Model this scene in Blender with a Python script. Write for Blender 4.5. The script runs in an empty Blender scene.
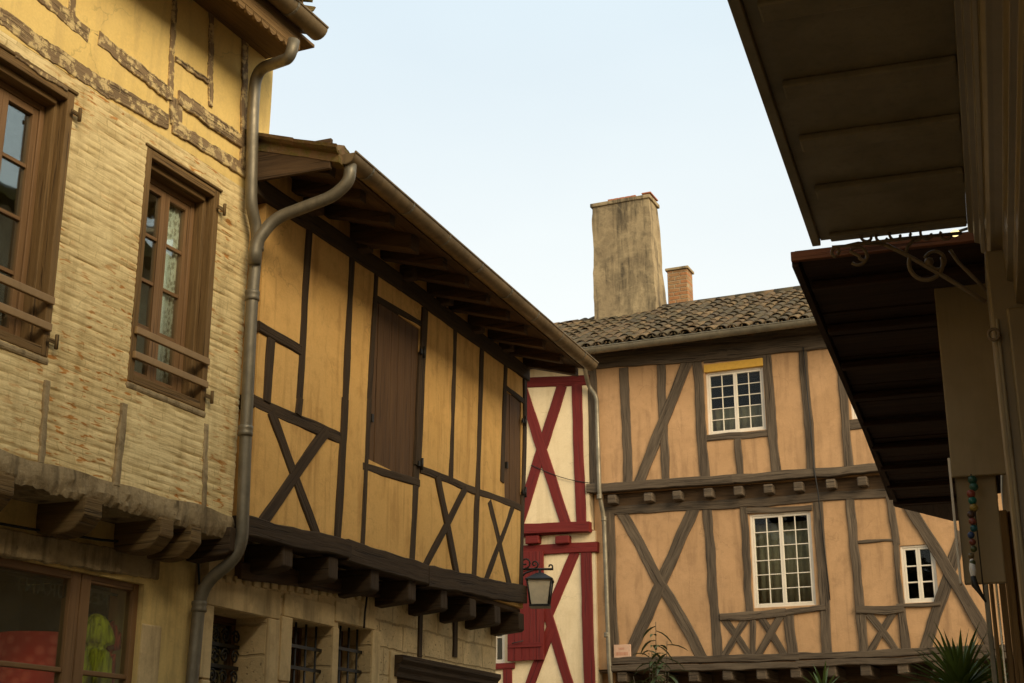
import bpy, bmesh, math, random
from mathutils import Vector, Matrix, noise
random.seed(7)
SC = bpy.context.scene
R = math.radians

# ------------------------------------------------------------------ camera
EYE = 1.6; FPX = 1422.0; PITCH = R(17.7)
cd = bpy.data.cameras.new('camera'); cam = bpy.data.objects.new('camera', cd)
SC.collection.objects.link(cam); SC.camera = cam
cd.sensor_width = 36; cd.lens = 36 * FPX / 1024; cd.clip_end = 2000; cd.clip_start = .05
cam.location = (0, 0, EYE); cam.rotation_euler = (R(90) + PITCH, 0, 0)
SC.render.resolution_x = 1024; SC.render.resolution_y = 683

# ------------------------------------------------------------------ sky, sun, exposure
SUN_EL, SUN_AZ = R(24), R(144)        # azimuth clockwise from +Y: behind the camera, to its right
w = bpy.data.worlds.new('World'); SC.world = w; w.use_nodes = True
nt = w.node_tree; nt.nodes.clear()
def wn(t): return nt.nodes.new(t)
sky = wn('ShaderNodeTexSky'); sky.sky_type = 'NISHITA'; sky.sun_disc = False
sky.sun_elevation = SUN_EL; sky.sun_rotation = SUN_AZ; sky.dust_density = 2.5; sky.air_density = 1.0
tc = wn('ShaderNodeTexCoord'); mp = wn('ShaderNodeMapping'); mp.inputs['Scale'].default_value = (1.6, 1.6, 4.5)
nz = wn('ShaderNodeTexNoise'); nz.inputs['Scale'].default_value = 1.1; nz.inputs['Detail'].default_value = 4; nz.inputs['Roughness'].default_value = .55
rp = wn('ShaderNodeValToRGB'); rp.color_ramp.elements[0].position = .30; rp.color_ramp.elements[1].position = .72
rp.color_ramp.elements[0].color = (.80, .80, .80, 1); rp.color_ramp.elements[1].color = (.90, .90, .90, 1)
mx = wn('ShaderNodeMix'); mx.data_type = 'RGBA'; mx.inputs[7].default_value = (6.45, 6.8, 6.8, 1)
bg = wn('ShaderNodeBackground'); bg.inputs['Strength'].default_value = .12
wo = wn('ShaderNodeOutputWorld')
nt.links.new(tc.outputs['Generated'], mp.inputs[0]); nt.links.new(mp.outputs[0], nz.inputs['Vector'])
nt.links.new(nz.outputs[0], rp.inputs[0]); nt.links.new(rp.outputs[0], mx.inputs[0])
sx_ = wn('ShaderNodeSeparateXYZ'); rg = wn('ShaderNodeValToRGB'); nt.links.new(tc.outputs['Generated'], sx_.inputs[0])
rg.color_ramp.elements[0].position = .17; rg.color_ramp.elements[1].position = .55; rg.color_ramp.elements[0].color = (.69, .665, .595, 1); rg.color_ramp.elements[1].color = (.47, .55, .59, 1)
nt.links.new(sx_.outputs[2], rg.inputs[0]); sc_ = wn('ShaderNodeVectorMath'); sc_.operation = 'SCALE'; sc_.inputs['Scale'].default_value = 10.0
nt.links.new(rg.outputs[0], sc_.inputs[0]); nt.links.new(sc_.outputs[0], mx.inputs[7])
nt.links.new(sky.outputs[0], mx.inputs[6]); nt.links.new(mx.outputs[2], bg.inputs[0]); nt.links.new(bg.outputs[0], wo.inputs[0])
sl = bpy.data.lights.new('sun', 'SUN'); sl.energy = 3.0; sl.angle = R(42); sl.color = (1, .84, .60)
so = bpy.data.objects.new('sun', sl); SC.collection.objects.link(so)
sd = Vector((math.sin(SUN_AZ) * math.cos(SUN_EL), math.cos(SUN_AZ) * math.cos(SUN_EL), math.sin(SUN_EL)))
so.rotation_euler = sd.to_track_quat('Z', 'Y').to_euler()
SC.view_settings.view_transform = 'Standard'; SC.view_settings.look = 'None'
SC.view_settings.exposure = 0.55; SC.view_settings.gamma = 1.0
SC.render.engine = 'CYCLES'

# ------------------------------------------------------------------ frames: real wall planes, located with the survey of the photo
def ray(px, py):
    x = (px - 512) / FPX; z = -(py - 341.5) / FPX
    c, s = math.cos(PITCH), math.sin(PITCH)
    return Vector((x, c - z * s, s + z * c))
class Frame:                                  # x along the facade, y into the house, z up
    def __init__(s, ox, oy, yaw):
        a = R(yaw); s.o = Vector((ox, oy, 0)); s.ex = Vector((math.sin(a), math.cos(a), 0)); s.ey = Vector((-s.ex.y, s.ex.x, 0))
        s.rz = math.atan2(s.ex.y, s.ex.x); s.e = Vector((0, 0, EYE)) - s.o
    def at(s, px, py, y=0.0):                 # pixel -> (x, z) on the plane at depth y
        r = ray(px, py); t = (y - s.e.dot(s.ey)) / r.dot(s.ey); q = s.e + r * t
        return Vector((q.dot(s.ex), q.z))
    def atx(s, px, py, x):                    # pixel -> (y, z) on the cross plane at x
        r = ray(px, py); t = (x - s.e.dot(s.ex)) / r.dot(s.ex); q = s.e + r * t
        return Vector((q.dot(s.ey), q.z))
    def local(s, p): d = Vector(p) - s.o; return Vector((d.dot(s.ex), d.dot(s.ey), d.z))
    def world(s, x, y, z): return s.o + s.ex * x + s.ey * y + Vector((0, 0, z))
FL = Frame(-1.805, 8.832, 24)
FY = Frame(-1.684, 9.046, 21.3)
FM = Frame(1.36, 20.462, 114)
FS = Frame(0, 0, 198.2)

# ------------------------------------------------------------------ objects
def empty(name, F, x, y, z=0, label=None, cat=None, group=None):
    o = bpy.data.objects.new(name, None); SC.collection.objects.link(o)
    o.empty_display_size = .2
    o.location = F.world(x, y, z); o.rotation_euler = (0, 0, F.rz)
    if label: o['label'] = label; o['category'] = cat
    if group: o['group'] = group
    return o
class MB:
    def __init__(s): s.v = []; s.f = []; s.uv = []; s.sm = []
    def add(s, vs, fs, uvs=None, smooth=False):
        b = len(s.v); s.v += [tuple(v) for v in vs]
        for i, f in enumerate(fs):
            s.f.append([b + k for k in f]); s.sm.append(smooth)
            if uvs: s.uv.append(uvs[i])
            else:
                P = [Vector(vs[k]) for k in f]; n = (P[1] - P[0]).cross(P[2] - P[0])
                ax = max(range(3), key=lambda k: abs(n[k])); a, c = [k for k in range(3) if k != ax]
                ext = [max(p[k] for p in P) - min(p[k] for p in P) for k in (a, c)]
                if ext[1] > ext[0]: a, c = c, a
                s.uv.append([(p[a], p[c] + ax * .7) for p in P])
    def box(s, x0, x1, y0, y1, z0, z1):
        if x0 > x1: x0, x1 = x1, x0
        if y0 > y1: y0, y1 = y1, y0
        if z0 > z1: z0, z1 = z1, z0
        v = [(x0, y0, z0), (x1, y0, z0), (x1, y1, z0), (x0, y1, z0), (x0, y0, z1), (x1, y0, z1), (x1, y1, z1), (x0, y1, z1)]
        s.add(v, [(0, 3, 2, 1), (4, 5, 6, 7), (0, 1, 5, 4), (1, 2, 6, 5), (2, 3, 7, 6), (3, 0, 4, 7)])
    def hexa(s, a, b):                        # two quads (4 points each) joined into a solid
        s.add(list(a) + list(b), [(3, 2, 1, 0), (4, 5, 6, 7), (0, 1, 5, 4), (1, 2, 6, 5), (2, 3, 7, 6), (3, 0, 4, 7)])
    def prism(s, poly, y0, y1, plane='xz'):   # polygon extruded
        def P(p, y): return (p[0], y, p[1]) if plane == 'xz' else ((y, p[0], p[1]) if plane == 'yz' else (p[0], p[1], y))
        n = len(poly); v = [P(p, y0) for p in poly] + [P(p, y1) for p in poly]
        s.add(v, [tuple(range(n)), tuple(range(2 * n - 1, n - 1, -1))] + [(i, i + n, (i + 1) % n + n, (i + 1) % n) for i in range(n)])
    def sweep(s, ring_at, stations, closed_ends=True, smooth=False, v0=0):
        n = len(ring_at(0)); vs = []; L = 0; us = []
        rings = [ring_at(i) for i in range(stations)]
        for i, r in enumerate(rings):
            if i: L += (Vector(r[0]) - Vector(rings[i - 1][0])).length
            us.append(L); vs += r
        per = [0]
        for k in range(n): per.append(per[-1] + (Vector(rings[0][(k + 1) % n]) - Vector(rings[0][k])).length)
        fs = []; uv = []
        for i in range(stations - 1):
            for k in range(n):
                k2 = (k + 1) % n
                fs.append((i * n + k, i * n + k2, (i + 1) * n + k2, (i + 1) * n + k))
                uv.append([(us[i] + v0, per[k] + v0), (us[i] + v0, per[k + 1] + v0), (us[i + 1] + v0, per[k + 1] + v0), (us[i + 1] + v0, per[k] + v0)])
        if closed_ends:
            for i, rv in ((0, True), (stations - 1, False)):
                f = [i * n + k for k in range(n)]
                if rv: f = f[::-1]
                fs.append(tuple(f)); uv.append([(rings[i][k % n][2] + v0, rings[i][k % n][1]) for k in (range(n - 1, -1, -1) if rv else range(n))])
        s.add(vs, fs, uv, smooth)
    def tube(s, pts, r, seg=10, smooth=True):
        P = [Vector(p) for p in pts]; n = len(P)
        rr = r if isinstance(r, (list, tuple)) else [r] * n
        up = Vector((0, 0, 1)); prev = None; frames = []
        for i in range(n):
            t = (P[min(i + 1, n - 1)] - P[max(i - 1, 0)]).normalized()
            if prev is None:
                a = t.cross(up)
                if a.length < .05: a = t.cross(Vector((1, 0, 0)))
            else: a = prev - t * prev.dot(t)
            a.normalize(); prev = a; frames.append((a, t.cross(a)))
        s.sweep(lambda i: [tuple(P[i] + (frames[i][0] * math.cos(2 * math.pi * k / seg) + frames[i][1] * math.sin(2 * math.pi * k / seg)) * rr[i]) for k in range(seg)], n, True, smooth)
    def lathe(s, prof, c, seg=20):
        vs = []; n = len(prof)
        for r, z in prof:
            for k in range(seg): a = 2 * math.pi * k / seg; vs.append((c[0] + r * math.cos(a), c[1] + r * math.sin(a), c[2] + z))
        fs = [(i * seg + k, i * seg + (k + 1) % seg, (i + 1) * seg + (k + 1) % seg, (i + 1) * seg + k) for i in range(n - 1) for k in range(seg)]
        fs += [tuple(range(seg - 1, -1, -1)), tuple((n - 1) * seg + k for k in range(seg))]
        s.add(vs, fs, None, True)
    def build(s, name, mat, parent=None, bevel=0, sub=0):
        me = bpy.data.meshes.new(name); me.from_pydata(s.v, [], s.f); me.update()
        uvl = me.uv_layers.new(name='UVMap'); i = 0
        for pi, p in enumerate(me.polygons):
            p.use_smooth = s.sm[pi]
            for k in range(p.loop_total): uvl.data[p.loop_start + k].uv = s.uv[pi][k]
        bm = bmesh.new(); bm.from_mesh(me); bmesh.ops.recalc_face_normals(bm, faces=bm.faces); bm.to_mesh(me); bm.free()
        me.materials.append(mat)
        o = bpy.data.objects.new(name, me); SC.collection.objects.link(o); o.parent = parent
        if bevel:
            m = o.modifiers.new('bevel', 'BEVEL'); m.width = bevel; m.segments = 2; m.limit_method = 'ANGLE'
        return o

# ------------------------------------------------------------------ materials
class NT:
    def __init__(s, name):
        s.m = bpy.data.materials.new(name); s.m.use_nodes = True; s.t = s.m.node_tree
        s.b = s.t.nodes['Principled BSDF']; s.out = s.t.nodes['Material Output']
    def n(s, typ, **k):
        nd = s.t.nodes.new('ShaderNode' + typ)
        for a, v in k.items():
            if hasattr(nd, a) and a not in nd.inputs: setattr(nd, a, v)
            else:
                s.set(nd.inputs[a], v)
        return nd
    def set(s, i, v):
        if isinstance(v, bpy.types.NodeSocket): s.t.links.new(v, i)
        elif isinstance(v, bpy.types.Node): s.t.links.new(v.outputs[0], i)
        else:
            if hasattr(i.default_value, '__len__') and len(i.default_value) == 4 and len(v) == 3: v = (*v, 1)
            i.default_value = v
    def noise(s, vec, scale, detail=4, rough=.6, dist=0): return s.n('TexNoise', Vector=vec, Scale=scale, Detail=detail, Roughness=rough, Distortion=dist).outputs[0]
    def map(s, vec, scale=(1, 1, 1), loc=(0, 0, 0), rot=(0, 0, 0)): return s.n('Mapping', Vector=vec, Scale=scale, Location=loc, Rotation=rot).outputs[0]
    def ramp(s, f, p0, p1, c0=(0, 0, 0), c1=(1, 1, 1)):
        nd = s.n('ValToRGB'); e = nd.color_ramp.elements
        e[0].position = p0; e[1].position = p1; e[0].color = (*c0, 1); e[1].color = (*c1, 1); s.set(nd.inputs[0], f); return nd.outputs[0]
    def mix(s, f, a, b, mode='MIX'):
        nd = s.n('Mix', data_type='RGBA', blend_type=mode); s.set(nd.inputs[0], f); s.set(nd.inputs[6], a); s.set(nd.inputs[7], b); return nd.outputs[2]
    def math(s, op, a, b=0.5):
        nd = s.n('Math', operation=op); s.set(nd.inputs[0], a); s.set(nd.inputs[1], b); return nd.outputs[0]
    def bump(s, h, st, d=.02, nrm=None):
        nd = s.n('Bump', Strength=st, Distance=d, Height=h)
        if nrm: s.set(nd.inputs['Normal'], nrm)
        return nd.outputs[0]
    def fin(s, col, rough=.9, nrm=None, metal=0, spec=.3):
        s.set(s.b.inputs['Base Color'], col); s.set(s.b.inputs['Roughness'], rough); s.set(s.b.inputs['Metallic'], metal)
        s.b.inputs['Specular IOR Level'].default_value = spec
        if nrm: s.set(s.b.inputs['Normal'], nrm)
        return s.m
    def obj(s): return s.n('TexCoord').outputs['Object']
    def uvc(s): return s.n('TexCoord').outputs['UV']

def plaster(name, c, dark, stain_shade, amt=.5, bump=.35, rust=None, fine=60):
    k = NT(name); o = k.obj()
    big = k.noise(o, 1.1, 6, .62, .4); mid = k.noise(o, 7, 5, .65); fn = k.noise(o, fine, 4, .7)
    streak = k.noise(k.map(o, (6, 6, .7)), 1.3, 5, .6, .3)
    col = k.mix(k.ramp(big, .35, .7), c, dark)
    col = k.mix(k.math('MULTIPLY', k.ramp(mid, .5, .75), .55 * amt), col, stain_shade)
    col = k.mix(k.math('MULTIPLY', k.ramp(streak, .50, .74), 1.0 * amt), col, stain_shade)
    col = k.mix(k.math('MULTIPLY', k.ramp(fn, .35, .7), .22), col, tuple(x * .6 for x in dark))
    spots = k.ramp(k.noise(o, 23, 3, .5), .68, .76)
    col = k.mix(k.math('MULTIPLY', spots, .4 * amt), col, stain_shade)
    vo = k.n('TexVoronoi', feature='DISTANCE_TO_EDGE', Vector=k.map(o, (1, 1, 1)), Scale=1.3)
    wv = k.n('VectorMath', operation='ADD'); k.set(wv.inputs[0], o); k.set(wv.inputs[1], k.n('VectorMath', operation='SCALE', Vector=k.n('TexNoise', Vector=o, Scale=5.0, Detail=5.0).outputs[1], Scale=.35).outputs[0]); k.set(vo.inputs['Vector'], wv.outputs[0])
    ck = k.math('MULTIPLY', k.ramp(vo.outputs[0], .0, .009, (1, 1, 1), (0, 0, 0)), k.ramp(k.noise(o, 1.7, 2), .50, .60))
    col = k.mix(k.math('MULTIPLY', ck, .32), col, tuple(x * .45 for x in stain_shade))
    pt = k.ramp(k.noise(o, 2.6, 5, .7, .6), .50, .66); col = k.mix(k.math('MULTIPLY', pt, .42 * min(amt, .8)), col, tuple(min(1, x * 1.18) for x in c))
    if rust:
        rn = k.noise(k.map(o, (10, 10, 44)), 1.0, 2, .5, .3)
        rz = k.ramp(k.noise(o, 1.1, 2), .44, .56)
        col = k.mix(k.math('MULTIPLY', k.math('MULTIPLY', k.ramp(rn, .57, .64), rz), .9), col, rust)
        cr = k.noise(k.map(o, (4.0, 4.0, 60)), 1.0, 4, .6, .15)
        col = k.mix(k.math('MULTIPLY', k.ramp(cr, .55, .68), .6), col, stain_shade)  # dark strokes painted into the grooves as crevice shade
        so_ = k.n('SeparateXYZ', Vector=o); bt = k.n('TexBrick', Vector=k.n('CombineXYZ', X=k.math('ADD', so_.outputs[0], k.math('MULTIPLY', k.noise(o, 6, 2), .12)), Y=k.math('ADD', so_.outputs[2], k.math('MULTIPLY', k.math('SUBTRACT', k.noise(o, 7, 3), .5), .014))).outputs[0], Scale=1.0); bt.offset = .37
        for a_, v_ in (('Color1', (1, 1, 1)), ('Color2', (.72, .68, .58)), ('Mortar', (.50, .42, .30))): k.set(bt.inputs[a_], v_)
        for a_, v_ in (('Mortar Size', .0045), ('Mortar Smooth', .8), ('Bias', -.2), ('Brick Width', .21), ('Row Height', .046)): bt.inputs[a_].default_value = v_
        col = k.mix(k.math('MULTIPLY', k.ramp(k.noise(o, 3.2, 3), .34, .60), .62), col, k.mix(1.0, col, bt.outputs[0], 'MULTIPLY'))
        h0 = k.math('MULTIPLY', cr, -.8)
        nrm = k.bump(h0, .35, .02)
    else: nrm = None
    h = k.math('ADD', k.math('MULTIPLY', fn, .4), mid)
    return k.fin(col, .95, k.bump(h, bump, .012, nrm), spec=.15)
def wood(name, c, dark, light, bump=.6, rough=.85, grain=1.0, wear=.5):
    c, dark, light = [(q[0] * 1.04, q[1] * .93, q[2] * .66) for q in (c, dark, light)]
    k = NT(name); u = k.uvc(); r = k.n('ObjectInfo').outputs['Random']
    off = k.n('CombineXYZ', X=k.math('MULTIPLY', r, 37.0), Y=k.math('MULTIPLY', r, 11.0)).outputs[0]
    v = k.n('VectorMath', operation='ADD'); k.set(v.inputs[0], u); k.set(v.inputs[1], off); v = v.outputs[0]
    g = k.noise(k.map(v, (2.2 * grain, 42 * grain, 1)), 1, 6, .65, .5)
    g2 = k.noise(k.map(v, (1.2, 9, 1)), 1, 4, .6)
    cr = k.noise(k.map(v, (1.5 * grain, 70 * grain, 1)), 1, 3, .5, .8)
    col = k.mix(k.ramp(g, .3, .7), dark, c)
    col = k.mix(k.math('MULTIPLY', k.ramp(g2, .48, .75), wear), col, light)
    col = k.mix(k.math('MULTIPLY', k.ramp(cr, .60, .68), .75), col, tuple(x * .35 for x in dark))
    col = k.mix(k.math('MULTIPLY', r, .3), col, tuple(x * .6 for x in dark))
    h = k.math('SUBTRACT', g, k.math('MULTIPLY', k.ramp(cr, .58, .7), 1.2))
    return k.fin(col, rough, k.bump(h, bump, .012), spec=.25)
def worn(name, c, dark, light, pl):
    wood(name, c, dark, light, .8); m = bpy.data.materials[name]; t = m.node_tree; b = t.nodes['Principled BSDF']
    src = b.inputs['Base Color'].links[0].from_socket; tcn = t.nodes.new('ShaderNodeTexCoord')
    n = t.nodes.new('ShaderNodeTexNoise'); n.inputs['Scale'].default_value = 13; n.inputs['Detail'].default_value = 6; n.inputs['Roughness'].default_value = .7
    t.links.new(tcn.outputs['Object'], n.inputs['Vector']); r = t.nodes.new('ShaderNodeValToRGB'); r.color_ramp.elements[0].position = .50; r.color_ramp.elements[1].position = .57
    t.links.new(n.outputs[0], r.inputs[0]); x = t.nodes.new('ShaderNodeMix'); x.data_type = 'RGBA'; x.inputs[7].default_value = (*pl, 1)
    t.links.new(r.outputs[0], x.inputs[0]); t.links.new(src, x.inputs[6]); t.links.new(x.outputs[2], b.inputs['Base Color']); return m
def paint(name, c, rough=.5, var=.25, bump=.1, dirt=None):
    c = (c[0], c[1] * .96, c[2] * (.76 if c[0] < .5 else 1))
    k = NT(name); o = k.obj(); n1 = k.noise(o, 3, 5, .6); n2 = k.noise(k.map(o, (30, 30, 3)), 1, 4, .6)
    d = dirt or tuple(x * .5 for x in c)
    col = k.mix(k.math('MULTIPLY', k.ramp(n1, .4, .75), var * 1.6), c, d)
    col = k.mix(k.math('MULTIPLY', k.ramp(n2, .5, .8), var), col, d)
    return k.fin(col, k.ramp(n1, .2, .8, (rough * .8,) * 3, (min(1, rough * 1.3),) * 3), k.bump(n2, bump, .005), spec=.4)
def metal(name, c, rough=.55, m=.6):
    k = NT(name); o = k.obj(); n1 = k.noise(o, 5, 5, .65); n2 = k.noise(k.map(o, (14, 14, 2.5)), 1, 5, .7)
    col = k.mix(k.ramp(n1, .35, .7), c, tuple(x * .62 for x in c)); col = k.mix(k.math('MULTIPLY', k.ramp(n2, .5, .72), .5), col, tuple(x * .4 for x in c))
    return k.fin(col, k.ramp(n1, .3, .7, (rough * .8,) * 3, (min(1, rough * 1.3),) * 3), k.bump(n2, .12, .005), m)
def tilemat(name, cols, moss, mossamt=.5):
    k = NT(name); o = k.obj(); r = k.n('NewGeometry').outputs['Random Per Island']
    nd = k.n('ValToRGB'); e = nd.color_ramp.elements
    while len(e) < len(cols): e.new(.5)
    for i, c in enumerate(cols): e[i].position = i / len(cols); e[i].color = (*c, 1)
    nd.color_ramp.interpolation = 'CONSTANT'; k.set(nd.inputs[0], r); col = nd.outputs[0]
    n1 = k.noise(o, 9, 6, .7); n2 = k.noise(o, 2.2, 4, .6); n3 = k.noise(o, 55, 3, .6)
    col = k.mix(k.math('MULTIPLY', k.ramp(n1, .45, .62), mossamt), col, moss)
    col = k.mix(k.math('MULTIPLY', k.ramp(n2, .45, .7), .55), col, (.028, .026, .02))
    col = k.mix(k.math('MULTIPLY', k.ramp(n3, .6, .72), .45), col, (.20, .19, .14))
    return k.fin(col, .95, k.bump(k.math('ADD', n1, n3), .6, .012), spec=.15)
def masonry(name, c, c2, mort, bw, bh, mcol=.5):
    k = NT(name); o = k.obj()
    sx = k.n('SeparateXYZ', Vector=o); d = k.noise(o, 2.3, 3, .5); d2 = k.noise(o, 9, 3, .5)
    x = k.math('ADD', sx.outputs[0], k.math('MULTIPLY', d, .16)); z = k.math('ADD', sx.outputs[2], k.math('MULTIPLY', d2, .035))
    v = k.n('CombineXYZ', X=x, Y=z).outputs[0]
    b = k.n('TexBrick', Vector=v, Scale=1.0); b.offset = .43; b.squash = 1.35; b.squash_frequency = 3
    for a, val in (('Color1', c), ('Color2', c2), ('Mortar', mort)): k.set(b.inputs[a], val)
    b.inputs['Mortar Size'].default_value = .012; b.inputs['Mortar Smooth'].default_value = .6; b.inputs['Bias'].default_value = 0
    b.inputs['Brick Width'].default_value = bw; b.inputs['Row Height'].default_value = bh
    n1 = k.noise(o, 4, 6, .7, .4); n2 = k.noise(o, 26, 5, .7); pit = k.ramp(k.noise(o, 38, 3, .5), .62, .72)
    col = k.mix(k.math('MULTIPLY', k.ramp(n1, .42, .72), .6), b.outputs[0], tuple(q * .5 for q in c))
    col = k.mix(k.math('MULTIPLY', k.ramp(n2, .5, .8), .35), col, tuple(q * .4 for q in c))
    col = k.mix(k.math('MULTIPLY', pit, .55), col, tuple(q * .3 for q in c2))
    h = k.math('ADD', k.math('MULTIPLY', b.outputs[1], -.9), k.math('ADD', k.math('MULTIPLY', n2, .5), k.math('MULTIPLY', pit, -.6)))
    return k.fin(col, .95, k.bump(h, .7, .02), spec=.15)
def glass(name, tint=(.9, .95, .92)):
    k = NT(name); o = k.obj(); k.t.nodes.remove(k.b)
    t = k.n('BsdfTransparent', Color=tint); g = k.n('BsdfGlossy', Roughness=.02, Color=(.95, .95, .95))
    n1 = k.noise(o, 3.0, 2, .5); k.set(g.inputs['Normal'], k.bump(n1, .05, .05))
    fr = k.n('Fresnel', IOR=1.38); mxs = k.n('MixShader'); k.set(mxs.inputs[0], k.math('MULTIPLY', fr.outputs[0], .42)); k.set(mxs.inputs[1], t.outputs[0]); k.set(mxs.inputs[2], g.outputs[0])
    k.set(k.out.inputs[0], mxs.outputs[0]); return k.m
def plain(name, c, rough=.8, spec=.3, emit=None):
    k = NT(name); o = k.obj(); n1 = k.noise(o, 18, 4, .6)
    col = k.mix(k.math('MULTIPLY', k.ramp(n1, .4, .75), .4), c, tuple(x * .6 for x in c))
    if emit: k.set(k.b.inputs['Emission Color'], c); k.b.inputs['Emission Strength'].default_value = emit
    return k.fin(col, rough, k.bump(n1, .1, .004), spec=spec)

M = {}
M['pl_left'] = plaster('combed_ochre_plaster', (.86, .67, .33), (.82, .61, .28), (.44, .29, .11), .6, .4, rust=(.50, .19, .03))
M['pl_left_top'] = plaster('smooth_ochre_plaster', (.85, .60, .21), (.79, .54, .17), (.48, .32, .13), .55, .3)
M['pl_left_low'] = plaster('ground_ochre_plaster', (.74, .53, .20), (.65, .46, .17), (.30, .21, .09), .7, .4)
M['pl_yellow'] = plaster('deep_ochre_plaster', (.78, .46, .15), (.73, .41, .12), (.45, .23, .065), .95, .5)
M['pl_mid'] = plaster('apricot_plaster', (.49, .285, .135), (.43, .245, .11), (.29, .165, .078), .95, .5)
M['pl_red'] = plaster('cream_plaster', (.76, .60, .36), (.70, .54, .31), (.52, .38, .20), .6, .25)
M['pl_shop'] = plaster('greyish_plaster', (.42, .34, .22), (.36, .28, .18), (.22, .17, .10), .6, .3)
M['rubble'] = plaster('rough_rubble', (.46, .34, .18), (.27, .19, .095), (.10, .07, .035), 1.4, 1.2, fine=38)
M['w_left'] = wood('weathered_grey_oak', (.22, .15, .078), (.105, .068, .031), (.34, .245, .135), .8)
M['w_worn'] = worn('plaster_smeared_oak', (.30, .22, .15), (.19, .135, .09), (.42, .32, .22), (.66, .48, .21))
M['w_yellow'] = wood('dark_brown_oak', (.078, .053, .034), (.042, .028, .018), (.118, .083, .055), .6)
M['w_eave'] = wood('blackened_eave_oak', (.125, .08, .05), (.058, .037, .023), (.19, .125, .08), .6)
M['w_mid'] = wood('grey_brown_oak', (.135, .106, .090), (.055, .043, .036), (.225, .182, .155), .8)
M['w_red'] = wood('oxblood_painted_timber', (.15, .014, .012), (.11, .010, .009), (.19, .026, .02), .5, .65, .6, .6)
M['w_shutter'] = wood('brown_shutter_boards', (.15, .083, .04), (.095, .052, .025), (.20, .118, .06), .5, .7, .8)
M['w_frame'] = wood('brown_window_timber', (.27, .165, .095), (.19, .112, .06), (.34, .215, .125), .2, .55, .7, .4)
M['w_surround'] = wood('grey_brown_surround', (.22, .14, .066), (.13, .08, .036), (.30, .20, .10), .5, .75)
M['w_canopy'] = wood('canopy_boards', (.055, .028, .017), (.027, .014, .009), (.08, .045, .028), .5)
M['w_terra'] = wood('red_brown_fascia', (.20, .072, .035), (.11, .038, .018), (.26, .11, .055), .4)
M['p_taupe'] = paint('taupe_paint', (.25, .20, .135), .55, .45)
M['p_board'] = paint('beige_board_paint', (.26, .19, .11), .6, .25)
M['p_moulding'] = paint('grey_moulding_paint', (.22, .165, .10), .35, .25)
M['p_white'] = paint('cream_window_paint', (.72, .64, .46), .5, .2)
M['p_iron'] = paint('wrought_iron_paint', (.17, .12, .075), .45, .3)
M['p_black'] = paint('black_iron', (.02, .017, .013), .5, .3)
M['p_rail'] = paint('rail_paint', (.34, .215, .11), .5, .3)
M['zinc'] = metal('weathered_zinc', (.25, .21, .14), .5, .55)
M['gutter'] = metal('brown_zinc', (.25, .17, .08), .5, .4)
M['tile_y'] = tilemat('mossy_canal_tile', [(.15, .085, .035), (.12, .09, .035), (.19, .11, .05), (.10, .075, .035)], (.12, .10, .02), .85)
M['tile_m'] = tilemat('lichen_grey_canal_tile', [(.12, .075, .038), (.095, .07, .04), (.15, .095, .048), (.085, .064, .04), (.18, .115, .055), (.11, .078, .045)], (.085, .066, .032), 1.0)
M['stone'] = masonry('limestone_blocks', (.72, .53, .27), (.60, .43, .21), (.48, .34, .16), .42, .21)
M['block'] = plaster('limestone_block', (.68, .50, .25), (.55, .39, .19), (.27, .18, .08), .9, .6, fine=45)
M['lime_render'] = plaster('chimney_render', (.40, .30, .16), (.20, .145, .08), (.075, .058, .036), 1.35, 1.2)
M['brick'] = masonry('chimney_brick', (.38, .17, .07), (.33, .19, .085), (.34, .26, .15), .22, .075)
M['glass'] = glass('window_glass'); M['dark'] = plain('room_shade', (.03, .024, .018), .9)  # the near-black colour stands in for the shade of unlit rooms
M['asphalt'] = plain('paving', (.27, .215, .145), .9)
M['leaf'] = plain('leaf_green', (.12, .17, .03), .5, .4); M['leaf_b'] = plain('oleander_leaf', (.075, .095, .025), .5, .4)
M['trunk'] = plain('plant_stem', (.10, .075, .04), .9); M['pot'] = plain('terracotta_pot', (.30, .12, .05), .85)
M['cable'] = plain('cable_black', (.02, .018, .015), .6)

# ------------------------------------------------------------------ builders
cnt = [0]
def nz3(a, b, c=0): return noise.noise(Vector((a, b, c)))
def timber(mb, a, b, w, y0, y1, jit=.006, w2=None, bow=0, ch=.008, rag=False):
    a, b = Vector(a), Vector(b); d = b - a; L = d.length; d /= L; nn = Vector((-d.y, d.x))
    st = max(3, int(L / (.022 if rag else .11)) + 1); sd_ = random.random() * 100; w2 = w2 or w
    def ring(i):
        t = i / (st - 1); c = a + d * (L * t) + nn * (bow * math.sin(math.pi * t) + (.4 if rag else 1.2) * jit * nz3(L * t * 1.3, sd_, 1))
        h = (w * (1 - t) + w2 * t) / 2; fq = 8 if rag else 4; e1 = max(.008, h + jit * nz3(L * t * fq, sd_, 2) + (.9 * jit * nz3(L * t * 34, sd_, 8) if rag else 0)); e2 = max(.008, h + jit * nz3(L * t * fq, sd_, 3) + (.9 * jit * nz3(L * t * 34, sd_, 9) if rag else 0)); f = y0 + .5 * jit * nz3(L * t * 3, sd_, 4)
        P = lambda o, y: (c.x + nn.x * o, y, c.y + nn.y * o)
        return [P(-e1, y1), P(-e1, f + ch), P(-e1 + ch, f), P(e2 - ch, f), P(e2, f + ch), P(e2, y1)]
    mb.sweep(ring, st, True, False, sd_)
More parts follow.
